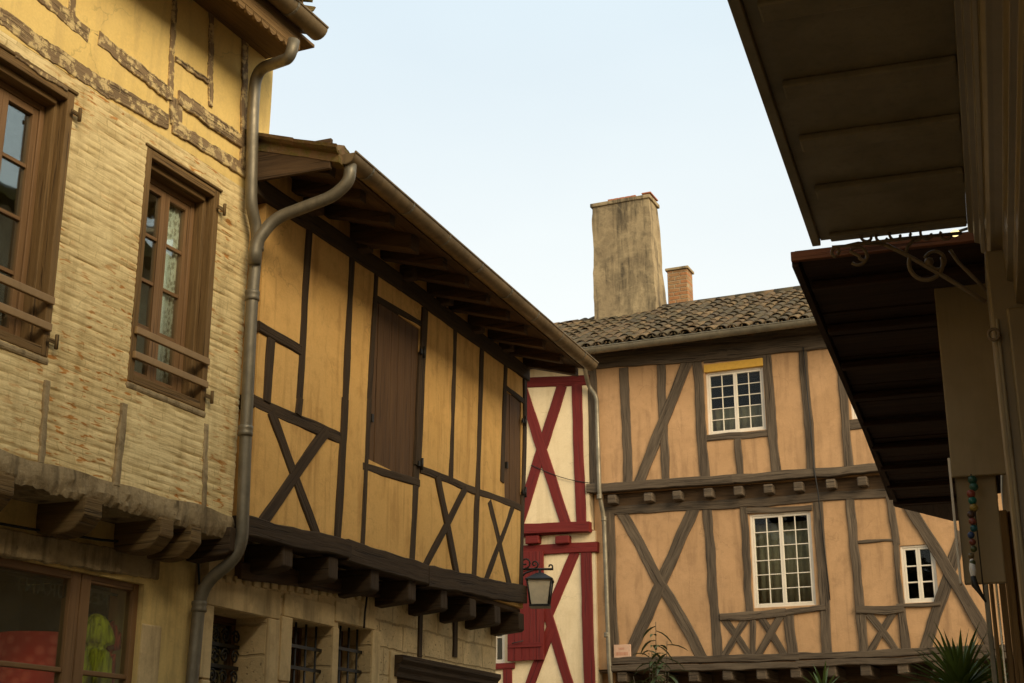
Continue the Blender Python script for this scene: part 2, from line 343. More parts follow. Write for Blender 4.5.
def T(root, F, name, x0, y0, x1, y1, wpx, mat, y=0.0, proud=.014, thick=.12, jit=.006, bow=0, wmin=.02, rag=False):
    """one timber of a wall, from pixel to pixel on the real wall plane, width in pixels measured across"""
    cnt[0] += 1; pr = proud + (cnt[0] % 9) * .0013
    a = F.at(x0, y0, y); b = F.at(x1, y1, y); d = (b - a).normalized(); nn = Vector((-d.y, d.x))
    D = Vector((x1 - x0, y1 - y0)).normalized(); q = Vector((-D.y, D.x)) * wpx / 2
    ws = []
    for (xx, yy) in ((x0, y0), (x1, y1)): ws.append(max(wmin, abs((F.at(xx + q.x, yy + q.y, y) - F.at(xx - q.x, yy - q.y, y)).dot(nn))))
    mb = MB(); wd = (ws[0] + ws[1]) / 2
    timber(mb, a, b, wd, y - pr, y + thick - pr, jit, bow=bow, rag=rag, ch=.004 if rag else .008)
    return mb.build(name, M[mat], root)
def wall(root, name, mat, x0, x1, z0, z1, y, thick, holes=(), disp=None, dx=.05, dz=.05):
    """solid wall with real openings (holes: x0,x1,z0,z1) and their reveals"""
    xs = {x0, x1}; zs = {z0, z1}
    for h in holes: xs |= {max(x0, h[0]), min(x1, h[1])}; zs |= {max(z0, h[2]), min(z1, h[3])}
    def fill(s, st):
        s = sorted(s); out = []
        for a, b in zip(s, s[1:]):
            n = max(1, int((b - a) / st)) if disp else 1
            out += [a + (b - a) * i / n for i in range(n)]
        return out + [s[-1]]
    xs = fill(xs, dx); zs = fill(zs, dz); nx, nzz = len(xs), len(zs)
    def solid(i, j):
        if i < 0 or j < 0 or i >= nx - 1 or j >= nzz - 1: return False
        cx, cz = (xs[i] + xs[i + 1]) / 2, (zs[j] + zs[j + 1]) / 2
        return not any(h[0] < cx < h[1] and h[2] < cz < h[3] for h in holes)
    mb = MB(); vid = {}; V = []; Fc = []
    def v(i, j, k):
        if (i, j, k) not in vid:
            yy = y + thick if k else y + (disp(xs[i], zs[j]) if disp else 0)
            vid[(i, j, k)] = len(V); V.append((xs[i], yy, zs[j]))
        return vid[(i, j, k)]
    for i in range(nx - 1):
        for j in range(nzz - 1):
            if not solid(i, j): continue
            Fc.append((v(i, j, 0), v(i + 1, j, 0), v(i + 1, j + 1, 0), v(i, j + 1, 0)))
            Fc.append((v(i, j, 1), v(i, j + 1, 1), v(i + 1, j + 1, 1), v(i + 1, j, 1)))
            if not solid(i - 1, j): Fc.append((v(i, j, 0), v(i, j + 1, 0), v(i, j + 1, 1), v(i, j, 1)))
            if not solid(i + 1, j): Fc.append((v(i + 1, j, 0), v(i + 1, j, 1), v(i + 1, j + 1, 1), v(i + 1, j + 1, 0)))
            if not solid(i, j - 1): Fc.append((v(i, j, 0), v(i, j, 1), v(i + 1, j, 1), v(i + 1, j, 0)))
            if not solid(i, j + 1): Fc.append((v(i, j + 1, 0), v(i + 1, j + 1, 0), v(i + 1, j + 1, 1), v(i, j + 1, 1)))
    mb.add(V, Fc, None, bool(disp)); o = mb.build(name, M[mat], root)
    if disp:
        o.data.set_sharp_from_angle(angle=R(50))
    return o
def pbox(root, name, mat, *b, bevel=.004):
    mb = MB(); mb.box(*b); return mb.build(name, M[mat], root, bevel)
def rect(F, tl, tr, br, bl, y=0.0):
    p = [F.at(*q, y) for q in (tl, tr, br, bl)]
    return ((p[0].x + p[3].x) / 2, (p[1].x + p[2].x) / 2, (p[2].y + p[3].y) / 2, (p[0].y + p[1].y) / 2)
def casement(root, r, y, leaves, cols, rows, fmat, fw=.04, sw=.035, bar=.018, depth=.06):
    x0, x1, z0, z1 = r; mb = MB()
    for b in ((x0, x0 + fw, z0, z1), (x1 - fw, x1, z0, z1), (x0 + fw, x1 - fw, z0, z0 + fw), (x0 + fw, x1 - fw, z1 - fw, z1)): mb.box(b[0], b[1], y, y + depth, b[2], b[3])
    win = mb.build('window', M[fmat], root, .004)
    X0, X1, Z0, Z1 = x0 + fw + .002, x1 - fw - .002, z0 + fw + .002, z1 - fw - .002; lw = (X1 - X0) / leaves
    for i in range(leaves):
        a, b = X0 + lw * i + .001, X0 + lw * (i + 1) - .001; mb = MB(); ya, yb = y + .008, y + .048
        mb.box(a, a + sw, ya, yb, Z0, Z1); mb.box(b - sw, b, ya, yb, Z0, Z1)
        mb.box(a + sw, b - sw, ya, yb, Z0, Z0 + sw); mb.box(a + sw, b - sw, ya, yb, Z1 - sw, Z1)
        gx0, gx1, gz0, gz1 = a + sw, b - sw, Z0 + sw, Z1 - sw
        for c in range(1, cols): xx = gx0 + (gx1 - gx0) * c / cols; mb.box(xx - bar / 2, xx + bar / 2, ya + .006, yb - .006, gz0, gz1)
        for c in range(1, rows): zz = gz0 + (gz1 - gz0) * c / rows; mb.box(gx0, gx1, ya + .0075, yb - .0075, zz - bar / 2, zz + bar / 2)
        mb.build('sash', M[fmat], win, .002)
        mb = MB(); mb.box(gx0 - .004, gx1 + .004, ya + .018, ya + .022, gz0 - .004, gz1 + .004); mb.build('pane', M['glass'], win)
    return win
def shutter(root, r, y, mat, nb=6, th=.035):
    x0, x1, z0, z1 = r; mb = MB(); bw = (x1 - x0) / nb
    for i in range(nb):
        yy = y + random.uniform(-.003, .003); mb.box(x0 + bw * i + .002, x0 + bw * (i + 1) - .002, yy, yy + th, z0 + random.uniform(0, .006), z1)
    s = mb.build('shutter', M[mat], root, .003); return s
def shell(root, mat, x0, x1, y0, y1, z0, z1, th=.2, low=None, zl=3.2):
    """side walls and back wall of a house, closing it behind its front"""
    mb = MB(); lo = y0 if low is None else low
    for xa in (x0, x1 - th): mb.prism([(lo, z0), (y1 - th - .002, z0), (y1 - th - .002, z1), (y0, z1), (y0, zl), (lo, zl - .0)] if low is not None else [(y0, z0), (y1 - th - .002, z0), (y1 - th - .002, z1), (y0, z1)], xa, xa + th, 'yz')
    mb.box(x0, x1, y1 - th, y1, z0, z1)
    return mb.build('rear_wall', M[mat], root)
def tile_roof(root, mat, x0, x1, ye, ze, run, slope, pitch=.2, step=.33, arc=7, name='roof', sag=.02, flat=.85):
    """canal tiles: overlapping rows of half-round covers over hollow channels, on a boarded deck"""
    c, s = math.cos(slope), math.sin(slope); ln = run / c; mb = MB(); th = .014
    kp = pitch / .2
    def P(x, d, h): 
        sg = sag * (nz3(x * .5, d * .5, 3) * 1.5)
        return (x, ye + d * c - h * s, ze + d * s + h * c + sg)
    def piece(xc, d0, d1, r0, r1, h0, h1, up):
        vs = []; n = arc
        tw = random.uniform(-.016, .016); sl_ = random.uniform(-.009, .009)
        for (d, r, h, tt) in ((d0, r0, h0, tw), (d1, r1, h1, -tw)):
            for rr in (r, r - th):
                for k in range(n + 1):
                    a = math.pi * k / n; vs.append(P(xc + tt + rr * math.cos(a), d, h + (sl_ if tt == tw else -sl_) + (rr * math.sin(a) if up else -rr * math.sin(a)) * flat))
        m = n + 1; fs = []
        for k in range(n):
            fs += [(k, k + 1, 2 * m + k + 1, 2 * m + k), (m + k + 1, m + k, 3 * m + k, 3 * m + k + 1), (k + 1, k, m + k, m + k + 1), (2 * m + k, 2 * m + k + 1, 3 * m + k + 1, 3 * m + k)]
        fs += [(0, 2 * m, 3 * m, m), (n, m + n, 3 * m + n, 2 * m + n)]
        mb.add(vs, fs)
    nc = int((x1 - x0) / pitch); nr = int(ln / step) + 1
    for i in range(nc + 1):
        xc = x0 + pitch * (i + .5)
        jr = random.uniform(-.04, .04)
        for j in range(nr):
            d0 = -.05 + j * step + jr + random.uniform(-.012, .012); d1 = d0 + step + .09
            if d0 > ln: break
            if i < nc: piece(xc, d0, min(d1, ln + .05), .092 * kp, .076 * kp, .072 * kp + random.uniform(-.004, .006), .056 * kp, True)
            piece(xc - pitch / 2, d0 - .02, min(d1, ln + .05), .085 * kp, .075 * kp, .098 * kp + random.uniform(-.004, .004), .086 * kp, False)
    o = mb.build(name, M[mat], root)
    return o
def slab(root, name, mat, x0, x1, ye, ze, run, slope, th=.03, back=False):
    t = math.tan(slope); mb = MB()
    a = [(x0, ye, ze), (x1, ye, ze), (x1, ye + run, ze + run * t), (x0, ye + run, ze + run * t)]
    mb.hexa([(p[0], p[1], p[2] - th) for p in a], a); return mb.build(name, M[mat], root)
def gutter(root, mat, x0, x1, y, z, r=.07, n=0):
    mb = MB(); seg = 10; st = max(2, int((x1 - x0) / .5))
    def ring(i):
        x = x0 + (x1 - x0) * i / (st - 1); dz = .008 * nz3(x, 4)
        o = [(x, y + r * math.cos(math.pi + math.pi * k / seg), z + dz + r * math.sin(math.pi + math.pi * k / seg)) for k in range(seg + 1)]
        q = r - .006; return o + [(x, y + q * math.cos(math.pi + math.pi * k / seg), z + dz + q * math.sin(math.pi + math.pi * k / seg)) for k in range(seg, -1, -1)]
    mb.sweep(ring, st, True, True)
    for xe in (x0, x1 - .006):
        mb.prism([(y + r * 1.01 * math.cos(math.pi + math.pi * k / seg), z + r * 1.01 * math.sin(math.pi + math.pi * k / seg)) for k in range(seg + 1)], xe, xe + .006, 'yz')
    mb.tube([(x0, y - r, z + .004), (x1, y - r, z + .004)], .009, 8)
    g = mb.build('gutter', M[mat], root); g.data.set_sharp_from_angle(angle=R(45))
    k = n or int((x1 - x0) / .62)
    for i in range(k):
        x = x0 + (x1 - x0) * (i + .4) / k; mb = MB(); q = r + .004
        mb.sweep(lambda j: [(x + j * .022, y + (q) * math.cos(math.pi + math.pi * a / 8), z + q * math.sin(math.pi + math.pi * a / 8)) for a in range(9)] + [(x + j * .022, y + (q - .004) * math.cos(math.pi + math.pi * a / 8), z + (q - .004) * math.sin(math.pi + math.pi * a / 8)) for a in range(8, -1, -1)], 2)
        mb.build('bracket', M['zinc'], g)
    return g
def smooth_path(pts, n=6, rad=.12):
    """rounds the corners of a pipe run"""
    P = [Vector(p) for p in pts]; out = [P[0]]
    for i in range(1, len(P) - 1):
        a, b = (P[i - 1] - P[i]), (P[i + 1] - P[i]); ra = min(rad, a.length * .45, b.length * .45)
        A, B = P[i] + a.normalized() * ra, P[i] + b.normalized() * ra
        for k in range(n + 1): t = k / n; out.append(A * (1 - t) ** 2 + P[i] * 2 * t * (1 - t) + B * t * t)
    return out + [P[-1]]
def pipe(root, pts, r, mat, collars=(), name='downpipe', rad=.14):
    mb = MB(); mb.tube(smooth_path(pts, 7, rad), r, 14); p = mb.build(name, M[mat], root)
    for c in collars:
        mb = MB(); mb.lathe([(r + .002, -.035), (r + .009, -.03), (r + .009, -.012), (r + .005, 0), (r + .009, .012), (r + .009, .03), (r + .002, .035)], c, 16); mb.build('collar', M[mat], p)
    return p

# ================================================================== SETTING
mb = MB(); mb.box(-300, 300, -300, 600, -.3, 0); g = mb.build('ground', M['asphalt']); g['kind'] = 'structure'

# ================================================================== LEFT HOUSE
F = FL
H = empty('half_timbered_house', F, -1.2, 0, 0, 'pale yellow house on the left with combed plaster, brown casement windows and rough timber bands', 'house')
H.location = F.o                       # base of the house, frame origin
REC = .30; LE = -15
w2 = rect(F, (147, 150), (220, 190), (204, 413), (127, 378)); w1r = F.at(61, 226).x
w1 = (w1r - .80, w1r, F.at(48, 358).y, F.at(74, 95).y)
def comb(x, z):
    ph = z / .046 + .20 * nz3(x * 1.1, z * 2, 4) + .12 * nz3(x * 6, z * 3, 8); row = math.floor(ph); fr = ph - row
    cr = max(0, 1 - min(fr, 1 - fr) / .26); row2 = math.floor(ph + .5)
    pres = max(0, min(1, .40 + 2.0 * nz3(x * 4.5 + row2 * 7.31, row2 * 3.7, 2)))
    return .0075 * cr * pres + .0018 * fr * pres - .006 * nz3(x * 1.2, z * 1.1, 3) - .0045 * nz3(x * 7, z * 16, 4) - .002 * nz3(x * 25, z * 40, 4)
zb0 = 3.24; zt = 5.50
def hole(r, m=.0): return (r[0] - m, r[1] + m, r[2] - m, r[3] + m)
wall(H, 'wall', 'pl_left', -3.0, .09, zb0, zt, 0, .26, [hole(w1), hole(w2)], comb, .03, .0075)
wall(H, 'wall', 'pl_left_top', LE, .25, zt + .001, 6.72, .002, .26, (), lambda x, z: -.008 * nz3(x * 1.3, z * 1.3, 7), .12, .1)
wall(H, 'wall', 'pl_left', LE, -3.001, zb0 - .1, zt, 0, .26)
shell(H, 'pl_left_low', LE, .10, .265, 5.5, 0, 6.75, low=REC + .255, zl=3.14)
# shop opening on the ground floor
sh = (-3.05, F.at(143, 600, REC).x, .75, F.at(140, 580, REC).y - .02)
wall(H, 'wall', 'pl_left_low', LE, .15, 0, 3.13, REC, .25, [sh], lambda x, z: -.012 * nz3(x * 1.5, z * 1.5, 1), .12, .1)
# rough sill band at the foot of the jetty
mb = MB()
def ringb(i):
    x = -5.2 + i * .02; r_ = lambda k:   .010 * nz3(x * 5, k * 3.1, 2) + .011 * nz3(x * 17, k * 2.3, 6) + .012 * nz3(x * 37, k * 4.3, 6)
    zlo = 3.13 + .018 * nz3(x * 2.3, 8, 1) ; zhi = 3.275 + .03 * nz3(x * 2, 5, 5)
    return [(x, .30, zlo), (x, .0 + r_(1), zlo + r_(2)), (x, -.016 + r_(3), zlo + .03), (x, -.02 + r_(6), zlo + .06), (x, -.02 + r_(4), zlo + .095), (x, -.015 + .5 * r_(5), zhi), (x, .05, zhi + .02), (x, .30, zhi + .02)]
mb.sweep(ringb, 265, True, True); o = mb.build('sill_beam', M['rubble'], H); o.data.set_sharp_from_angle(angle=R(35))
# joist ends under the jetty: side profile curves up towards the front
for xc, ww in ((-.315, .11), (-.60, .13), (-1.25, .15), (-1.93, .15), (-2.6, .15), (-3.3, .15)):
    mb = MB(); prof = []
    for k in range(9):
        t = k / 8; prof.append((-.035 + .33 * t, 3.00 - .035 * math.sin(t * math.pi) - .03 * t + (.05 * (1 - t * 5) if t < .2 else 0)))
    prof += [(.33, 3.15), (-.03, 3.15)]
    mb.prism(prof, xc - ww / 2, xc + ww / 2, 'yz'); o = mb.build('joist_end', M['w_left'], H, .012)
# weathered timbers bedded in the plaster
def TL(name, *a, **k): return T(H, F, name, *a, 'w_worn', jit=min(.011, k.pop('jit', .011)), proud=k.pop('proud', .004), rag=True, **k)
TL('beam', -90, -52, 40, 45, 15); TL('beam', 40, 45, 110, 92, 15); TL('beam', 108, 88, 168, 122, 15); TL('beam', 172, 126, 246, 172, 11)
TL('beam', 20, -22, 88, 36, 13); TL('beam', 98, 38, 168, 94, 12); TL('beam', 178, 97, 246, 145, 12)
TL('beam', 14, 55, 66, 90, 5, jit=.012)
TL('post', 92, 32, 92, 67, 14, jit=.01); TL('post', 176.5, 99, 176, 126, 12, jit=.01)
TL('post', 73, -20, 70, 18, 8, jit=.014); TL('post', 175, -10, 170, 100, 5, jit=.014); TL('post', 211, 12, 210, 106, 4.5, jit=.014); TL('post', 244.5, 34, 243, 170, 6, jit=.015)
TL('rail', 175, 59, 208, 82, 5, jit=.014)
for a in ((47, 381, 40, 463, 5), (123, 404, 115, 486, 6), (206, 424, 204, 510, 4)): T(H, F, 'post', *a, 'rubble', jit=.008, proud=.008, rag=True)
pbox(H, 'shade_wall', 'dark', LE + .3, -.15, 1.5, 1.54, 3.2, 6.5); pbox(H, 'shade_floor', 'dark', LE + .3, -.15, .28, 1.49, 3.14, 3.17)  # near-black panels added so the rooms behind the casements look dark
# casement windows with timber surround, deep reveal and two guard rails
def old_window(r, rows=4):
    x0, x1, z0, z1 = r; t = .052; d0, d1 = -.006, .22
    mb = MB(); mb.box(x0, x0 + t, d0, d1, z0, z1); mb.box(x1 - t, x1, d0, d1, z0, z1); mb.box(x0 + t, x1 - t, d0, d1, z1 - t, z1); mb.box(x0 + t, x1 - t, d0, d1, z0, z0 + t)
    mb.box(x1 - t - .035, x1 - t - .001, .055, d1 - .001, z0 + t, z1 - t); mb.box(x0 + t + .001, x0 + t + .035, .055, d1 - .001, z0 + t, z1 - t)
    mb.box(x0 + t + .036, x1 - t - .036, .04, d1 - .001, z1 - t - .04, z1 - t - .001)
    mb.build('window_surround', M['w_surround'], H, .006)
    win = casement(H, (x0 + t + .037, x1 - t - .037, z0 + t, z1 - t - .041), .12, 2, 1, rows, 'w_frame', .035, .042, .022)
    for k in (.16, .31):
        mb = MB(); zz = z0 + k; mb.box(x0 + .015, x1 - .018, -.032, -.007, zz - .022, zz + .022); mb.build('guard_rail', M['p_rail'], H, .005)
    mb = MB(); mb.box(x0 - .01, x1 + .01, -.010, .1, z0 - .045, z0 - .002); mb.build('sill', M['rubble'], H, .015)
    # cornice strip above
    mb = MB(); mb.prism([(-.016, z1 + .022), (-.014, z1 + .003), (.05, z1 + .003), (.05, z1 + .022)], x0 - .02, x1 + .02, 'yz'); mb.build('window_hood', M['w_left'], H, .006)
    for zz in (z0 + .09, z1 - .12):
        mb = MB(); mb.tube([(x1 + .02, -.035, zz - .04), (x1 + .02, -.035, zz + .04)], .011, 8); mb.box(x1 - .04, x1 + .02, -.03, -.022, zz - .012, zz + .012); mb.build('hinge_pin', M['w_left'], H)
    return win
old_window(w1); old_window(w2)
pbox(H, 'shade_back', 'dark', -3.2, sh[1] + .2, REC + 1.1, REC + 1.14, 0, 3.1)  # near-black back, top and side added to darken the shop interior
pbox(H, 'shade_ceiling', 'dark', -3.2, sh[1] + .2, REC + .26, REC + 1.14, 2.9, 2.93)
pbox(H, 'shade_partition', 'dark', sh[1] + .16, sh[1] + .19, REC + .26, REC + 1.09, 0, 2.89)
# shop lintel, stone jamb
a = F.at(0, 551, REC); b = F.at(157, 568, REC); mb = MB()
timber(mb, (-3.4, a.y - .02), (b.x, b.y), .145, REC - .02, REC + .2, .010, rag=True); mb.build('lintel', M['rubble'], H)
jx = sh[1]; mb = MB(); zz = 0
for hgt in (.42, .5, .38, .47, .40, .42):
    e = min(zz + hgt, sh[3] + .0); 
    if e - zz > .05: mb.box(jx + .001, jx + .15 + random.uniform(0, .07), REC - .018 + random.uniform(0, .008), REC + .24, zz + .006, e - .006)
    zz = e
mb.build('jamb', M['block'], H, .012)
# shop window: two glazed leaves
mb = MB(); x0, x1, z0, z1 = sh; y = REC + .035
x0 = -1.97
px_m = F.at(78, 620, y).x
mbx = [(x0, x0 + .09), (px_m - .085, px_m - .004), (px_m + .004, px_m + .085), (x1 - .045, x1), (x0 - .7, x0 - .62)]
for a_, b_ in mbx: mb.box(a_, b_, y, y + .06, z0, z1 - .0)
for a_, b_ in ((x0 + .09, px_m - .085), (px_m + .085, x1 - .045)):
    mb.box(a_, b_, y + .003, y + .055, z1 - .045, z1); mb.box(a_, b_, y + .003, y + .055, z0, z0 + .08)
    zt_ = F.at(100, 674, y).y; mb.box(a_, b_, y + .008, y + .05, zt_ - .014, zt_ + .014)
mb.box(x0 - .62, x0, y + .003, y + .055, z1 - .045, z1)
sw_ = mb.build('shop_window', M['w_frame'], H, .005)
for a_, b_ in ((x0 + .09, px_m - .085), (px_m + .085, x1 - .045), (x0 - .62, x0)):
    mb = MB(); mb.box(a_ - .005, b_ + .005, y + .026, y + .030, z0 + .07, z1 - .04); mb.build('pane', M['glass'], sw_)
cu = bpy.data.curves.new('lettering', 'FONT'); cu.body = 'RESTAURANT'; cu.size = .115; cu.extrude = .0008; cu.align_x = 'LEFT'; cu.space_character = 1.12
to = bpy.data.objects.new('lettering_src', cu); SC.collection.objects.link(to); bpy.context.view_layer.update()
me = bpy.data.meshes.new_from_object(to.evaluated_get(bpy.context.evaluated_depsgraph_get())); bpy.data.objects.remove(to)
rx = F.at(113, 598, y).x; rz_ = F.at(100, 604, y).y
for vtx in me.vertices: q = vtx.co.copy(); vtx.co = (rx - q.x, y + .0335 + q.z, rz_ + q.y)
me.materials.clear(); me.materials.append(plain('mirrored_lettering', (.055, .05, .035), .7)); o = bpy.data.objects.new('lettering', me); SC.collection.objects.link(o); o.parent = sw_  # thin dark letters in mirror writing, just behind the panes
# eave, fascia with scalloped edge, gutter
ge = F.at(316, 40, -.45); zg = F.at(316, 30, -.45).y; xg = .10
pbox(H, 'eave_soffit', 'w_surround', LE, .16, -.40, .0, 6.56, 6.585)
mb = MB(); mb.box(LE, gxe_ := F.at(300, 45, -.43).x, -.43, -.405, 6.42, 6.62)
for i in range(60):
    xx = gxe_ - .01 - .09 * i - .045
    mb.prism([(xx + .044 * math.cos(a * math.pi / 6 + math.pi), 6.419 + .05 * math.sin(a * math.pi / 6 + math.pi)) for a in range(7)], -.428, -.408)
mb.build('fascia', M['w_surround'], H)
gxe = F.at(318, 40, -.51); gutter(H, 'gutter', LE, gxe.x, -.51, 6.60, .075)
tile_roof(H, 'tile_y', -8, -.14, -.5, 6.62, 3.3, R(20))
slab(H, 'roof_deck', 'w_eave', LE, .08, -.42, 6.645, 3.2, R(20), .03)
# downpipe of the left house joining the neighbour's eave pipe
yp = -.085
def dp(px, py, y=yp): q = F.at(px, py, y); return (q.x, y, q.y)
p0 = (F.at(294, 40, -.5).x, -.50, F.at(294, 40, -.5).y)
zlow = F.at(238, 545, yp)
pts = [p0, (F.at(290, 58, -.48).x, -.48, F.at(290, 58, -.48).y), dp(256, 70), dp(253, 110), dp(251, 205), dp(257, 230), dp(256.5, 250), dp(252, 300), dp(246, 430), dp(241.5, 554)]
q = F.at(201, 586, REC - .09); q2 = F.at(192, 680, REC - .09)
pts += [(q.x, REC - .09, q.y), (q2.x, REC - .09, q2.y), (q2.x - .02, REC - .09, .1)]
pipe(H, pts, .040, 'zinc', [dp(256.8, 246), dp(252.3, 296), dp(245.5, 431), (q.x - .005, REC - .09, q.y - .13)])
# cable along the ground floor wall
mb = MB(); mb.tube([(F.at(x_, y_, REC - .02).x, REC - .03, F.at(x_, y_, REC - .02).y) for x_, y_ in ((-40, 521), (0, 524), (40, 531), (100, 540), (150, 544), (190, 548), (197, 560), (198, 585))], .008, 6)
o = mb.build('cable', M['cable']); o.location = F.o; o.rotation_euler = (0, 0, F.rz); o['label'] = 'thin dark cable along the yellow wall under the joist ends of the left house'; o['category'] = 'cable'

# things behind the glass
def thing(name, F, x, y, z, label, cat, group=None): return empty(name, F, x, y, z, label, cat, group)
def lx(px, py, y): q = F.at(px, py, y); return q.x, q.y
ysh = REC + .48
a = F.at(3, 640, ysh); b = F.at(75, 640, ysh); top = F.at(30, 634, ysh).y
t = thing('table_lamp', F, (a.x + b.x) / 2, ysh, 0, 'red drum lampshade behind the left shop pane, with a faint added glow', 'lamp')
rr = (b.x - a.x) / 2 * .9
mb = MB(); mb.lathe([(rr * .98, 1.55), (rr, 1.56), (rr * .93, top), (rr * .90, top), (rr * .95, 1.57)], (0, 0, 0), 36); kk = NT('red_lamp_fabric'); vv = kk.n('TexVoronoi', Vector=kk.map(kk.obj(), (14, 14, 14)), Scale=1.0).outputs[0]; cc = kk.mix(kk.ramp(vv, .2, .5), (.95, .12, .06), (.70, .022, .012)); kk.set(kk.b.inputs['Emission Color'], cc); kk.b.inputs['Emission Strength'].default_value = .06; mb.build('lamp_shade', kk.fin(cc, .85), t)  # weak emission added to the fabric where daylight does not reach
mb = MB(); mb.lathe([(.12, .8), (.13, .83), (.03, .87), (.02, 1.2), (.03, 1.7)], (0, 0, 0), 20); mb.build('lamp_base', M['p_black'], t)
mb = MB(); mb.lathe([(.5, .72), (.5, .76), (.48, .78)], (0, 0, 0), 24); mb.lathe([(.05, 0), (.04, .72)], (0, 0, 0), 12); o = mb.build('side_table', M['w_surround']); o.location = F.world((a.x + b.x) / 2, ysh, 0.0); o['label'] = 'round wooden table carrying the red lampshade inside the shop'; o['category'] = 'table'
bl = F.at(37, 620, ysh - .05); mb = MB()
mb.lathe([(.005, .16), (.012, .12), (.018, .08), (.05, .02), (.055, -.03), (.035, -.09), (.005, -.10)], (0, 0, 0), 16)
t = thing('glass_pendant', F, bl.x, ysh - .05 - rr - .02, bl.y, 'pear shaped glass pendant with red tip in front of the red lampshade', 'pendant')
mb.build('glass_drop', plain('smoked_glass', (.16, .12, .07), .25), t)
mb = MB(); mb.tube([(0, 0, .15), (0, 0, 1.0)], .004, 6); mb.lathe([(.006, .14), (.014, .15), (.010, .20), (.004, .22)], (0, 0, 0), 10); mb.build('cord', plain('red_cord', (.4, .03, .02), .7), t)
def blouse(pxc, pyt, pyw, pyb, wpx, col, label, y):
    c = F.at(pxc, pyt, y); e = F.at(pxc, pyb, y); wa = F.at(pxc, pyw, y); ww = abs(F.at(pxc + wpx / 2, pyt, y).x - F.at(pxc - wpx / 2, pyt, y).x)
    t = thing('hanging_blouse', F, c.x, y, e.y - .25, label, 'blouse', 'blouses hanging in the shop window'); z0 = e.y - .25
    mb = MB(); n = 72; prof = [(0, .22), (.02, .42), (.07, .66), (.15, .84), (.24, .95), (.29, .86), (.315, .55), (.34, .52), (.37, .70), (.45, .86), (.6, .95), (.8, 1.0), (1.0, 1.05)]
    H_ = c.y - e.y + .25
    def ring(i):
        t_, s_ = prof[i]; zz = H_ * (1 - t_); fo = lambda k: 1 + .15 * min(1, t_ * 6) * math.sin(9 * 2 * math.pi * k / n + i * .25) + .06 * math.sin(17 * 2 * math.pi * k / n + i)
        return [(ww / 2 * s_ * math.cos(2 * math.pi * k / n) * fo(k) + .05 * ww * t_ * 4 * (-1 if t_ > .33 else 1) * min(t_, .33), .075 * s_ * math.sin(2 * math.pi * k / n) * (fo(k) ** 2.2), zz) for k in range(n)]
    mb.sweep(ring, len(prof), True, True); kk = NT(label.split()[0] + '_fabric'); mb.build('fabric', kk.fin(kk.mix(kk.ramp(kk.noise(kk.map(kk.obj(), (42, 42, 3)), 1, 3), .40, .60), tuple(q_ * .35 for q_ in col), col), .85), t)
    mb = MB(); mb.tube([(0, 0, H_ - .02), (0, 0, H_ + .05), (.02, 0, H_ + .075), (.0, 0, H_ + .095)], .004, 6); mb.tube([(-.1, 0, H_ - .03), (0, 0, H_ + .01), (.1, 0, H_ - .03)], .005, 6); mb.build('hanger', M['p_black'], t)
blouse(97, 614, 645, 672, 30, (.88, .86, .04), 'yellow green blouse hanging behind the right shop pane', REC + .17)
blouse(117, 620, 648, 683, 26, (.9, .12, .08), 'red coral blouse hanging beside the yellow green one', REC + .22)
mb = MB(); mb.tube([(-2.2, REC + .2, 2.78), (sh[1] + .02, REC + .2, 2.76)], .01, 8); o = mb.build('clothes_rail', M['p_black']); o.location = F.o; o.rotation_euler = (0, 0, F.rz); o['label'] = 'thin black rail across the top of the shop window'; o['category'] = 'rail'
# lace curtain
kl = NT('lace'); ob = kl.obj(); nl = kl.n('TexVoronoi', Vector=kl.map(ob, (45, 45, 30)), Scale=1.0).outputs[0]; M['net'] = plain('net_curtain', (.26, .20, .13), .95); M['lace'] = kl.fin(kl.mix(kl.ramp(nl, .3, .55), (.42, .36, .26), (.85, .78, .62)), .95)
for r_, lab in ((w2, 'pale patterned lace curtain behind the casement beside the drainpipe'), (w1, 'dull lace curtain behind the casement at the left picture edge')):
    mb = MB(); n = 60; xa, xb = (r_[0] + r_[1]) / 2 - .02, r_[1] - .09
    if r_ is w1: xa, xb = r_[0] + .1, r_[0] + .35
    mb.add([(xa + (xb - xa) * i / n, .178 + .008 * math.sin(i * .9) + .006 * math.sin(i * 2.3), z) for z in (r_[2] + .1, r_[3] - .12) for i in range(n + 1)], [(i, i + 1, n + 2 + i, n + 1 + i) for i in range(n)], None, True)
    o = mb.build('curtain', M['lace']); s_ = o.modifiers.new('s', 'SOLIDIFY'); s_.thickness = .003
    o.location = F.o; o.rotation_euler = (0, 0, F.rz); o['label'] = lab; o['category'] = 'curtain'

mb = MB(); xa = (w2[0] + w2[1]) / 2 + .052; n = 12  # plain white strip with slight folds, close behind the glass
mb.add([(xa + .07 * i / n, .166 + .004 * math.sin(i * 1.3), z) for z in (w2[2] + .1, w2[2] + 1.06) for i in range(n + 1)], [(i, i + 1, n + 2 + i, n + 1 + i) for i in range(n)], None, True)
o = mb.build('curtain', plain('white_strip', (.9, .86, .74), .9)); s_ = o.modifiers.new('s', 'SOLIDIFY'); s_.thickness = .003; o.location = F.o; o.rotation_euler = (0, 0, F.rz); o['label'] = 'narrow white strip beside the lace in the window next to the drainpipe'; o['category'] = 'curtain'
